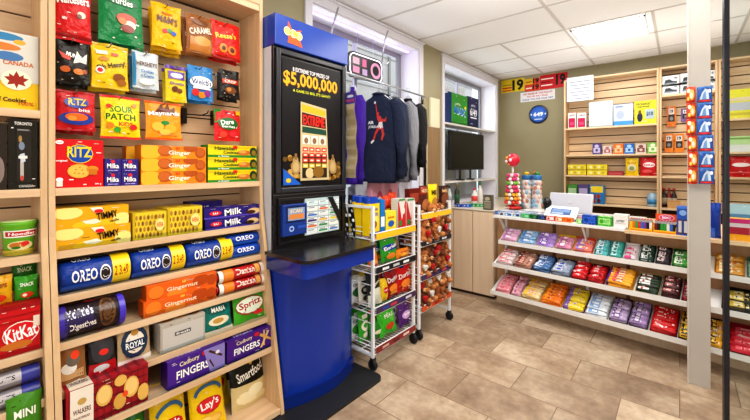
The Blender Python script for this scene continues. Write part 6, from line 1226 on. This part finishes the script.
# signs on the back wall
def wsign(name, pl, pr, pt, pb, c, a, lab, off=.004):
    Y = YB-off; A_, B_ = on_y(pl, pt, Y), on_y(pr, pb, Y); z0 = on_y(pl, pb, Y).z
    w, h = B_.x-A_.x, A_.z-z0; mb = MB(); mb.box(0, w, 0, off-.001, 0, h, mat(c, 'print')); mb.art(lambda u, v, e: (u*w, -e, v*h), a, asp=w/h)
    o = mb.build(name); o.location = (A_.x, Y, z0); return tag(o, lab, 'sign')
wsign('age_sign', 501.5, 524.5, 81, 93.5, '#e0c21c', [('r', .04, .3, .45, .42, '#c83a1c'), ('r', .04, .55, .45, .62, '#8a7a1a'), ('r', .04, .1, .45, .2, '#c83a1c'), ('t', '19', .72, .5, .48, .86, '#15120e')], 'yellow age limit sign with a large black 19')
wsign('age_sign', 525, 539.5, 79.5, 92, '#d0402a', [('r', 0, .55, .55, 1, '#e0b41c'), ('t', '19', .75, .78, .42, .38, '#15120e'), ('t', '19', .75, .3, .42, .42, '#15120e'), ('r', .06, .2, .48, .3, '#f2dcd0'), ('r', .06, .7, .48, .78, '#a83a1c')], 'small red and yellow age sign between the two large ones')
wsign('age_sign', 540, 567.5, 75.8, 90, '#c41a20', [('r', .04, .68, .5, .76, '#f4e4e0'), ('r', .04, .46, .38, .54, '#7a1014'), ('r', .04, .24, .46, .32, '#f4e4e0'), ('t', '19', .76, .56, .34, .76, '#160c0c')], 'large red age limit sign beside the wall shelving')
wsign('rules_notice', 520.5, 555, 93, 102.5, '#e2dfe0', [('t', 'WE RESERVE THE RIGHT', .5, .78, .86, .2, '#c03a40'), ('t', 'NO ID NO SALE', .5, .5, .6, .18, '#c03a40'), ('t', 'THANK YOU FOR YOUR VISIT', .5, .2, .9, .16, '#2a3a8a')], 'white notice with red and blue lettering below the age signs')
Y = YB-.02; A_ = on_y(538.3, 114.2, Y); rr_ = (on_y(548, 114, Y).x-on_y(528.6, 114, Y).x)/2
mb = MB(True); mb.lathe([(rr_*.98, 0), (rr_, -.012), (rr_*.93, -.018), (.01, -.018)], (0, 0, 0), mat('#1c2438', 'gloss'), 32, axis=1); o = mb.build('round_lottery_sign')
mb = MB(); Fn = lambda u, v, e: ((u-.5)*2*rr_, -.0185-e, (v-.5)*2*rr_); mb.art(Fn, [('e', .5, .5, .43, .43, '#2c58b0'), ('e', .5, .5, .34, .34, '#3a6cc4'), ('t', '649', .5, .5, .5, .24, '#f0f4fa'), ('r', .3, .2, .7, .26, '#c8d4ec'), ('e', .14, .5, .035, .05, '#e8ecf4'), ('e', .86, .5, .035, .05, '#e8ecf4')]); mb.build('sign_face', o)
put(o, A_.x, YB-.002, A_.z, label='round blue lottery sign on the olive wall', cat='sign')
# strips of sachets on the pillar
for col, (pl, pr, c, a, n) in enumerate(((686.2, 696, '#d8471c', [('r', 0, 0, 1, .1, '#b8301a'), ('e', .62, .5, .3, .34, '#f2b03a'), ('e', .6, .45, .16, .2, '#e8e0d0'), ('e', .3, .75, .2, .14, '#f2e6d0'), ('e', .25, .25, .14, .12, '#f4d060')], 'orange'), (696.8, 712.5, '#1f56a8', [('r', 0, .9, 1, 1, '#3a78c8'), ('p', [(.15, .2), (.3, .6), (.5, .85), (.72, .8), (.8, .2)], '#c8d8ea'), ('p', [(.3, .2), (.4, .55), (.55, .7), (.6, .2)], '#6a94c8'), ('r', .1, .05, .9, .16, '#e0342a'), ('e', .82, .7, .1, .12, '#f0f4fa')], 'blue'))):
    Y = 3.296-.02*col; x0, x1 = on_y(pl, HY, Y).x, on_y(pr, HY, Y).x; base_o = None
    for i in range(6):
        z1 = on_y(pl, 87.5+16.1*i, Y).z; z0 = on_y(pl, 87.5+16.1*(i+1)-.4, Y).z
        if base_o is None: base_o = o = pouch('%s_sachet' % n, x1-x0, z1-z0, .012, c, a, seal=.06)
        else: o = copy_tree(base_o)
        o.location = ((x0+x1)/2+rnd.uniform(-.003, .003)+.006*(i > 2), Y-.002*i, z0); o.rotation_euler = (R(rnd.uniform(-3, 3)), 0, R(rnd.uniform(-8, 8)))
        tag(o, '%s sachet in the strip on the pillar, %s from the top' % (n, ('first', 'second', 'third', 'fourth', 'fifth', 'lowest, sixth')[i]), 'sachet', '%s sachets on the pillar' % n)
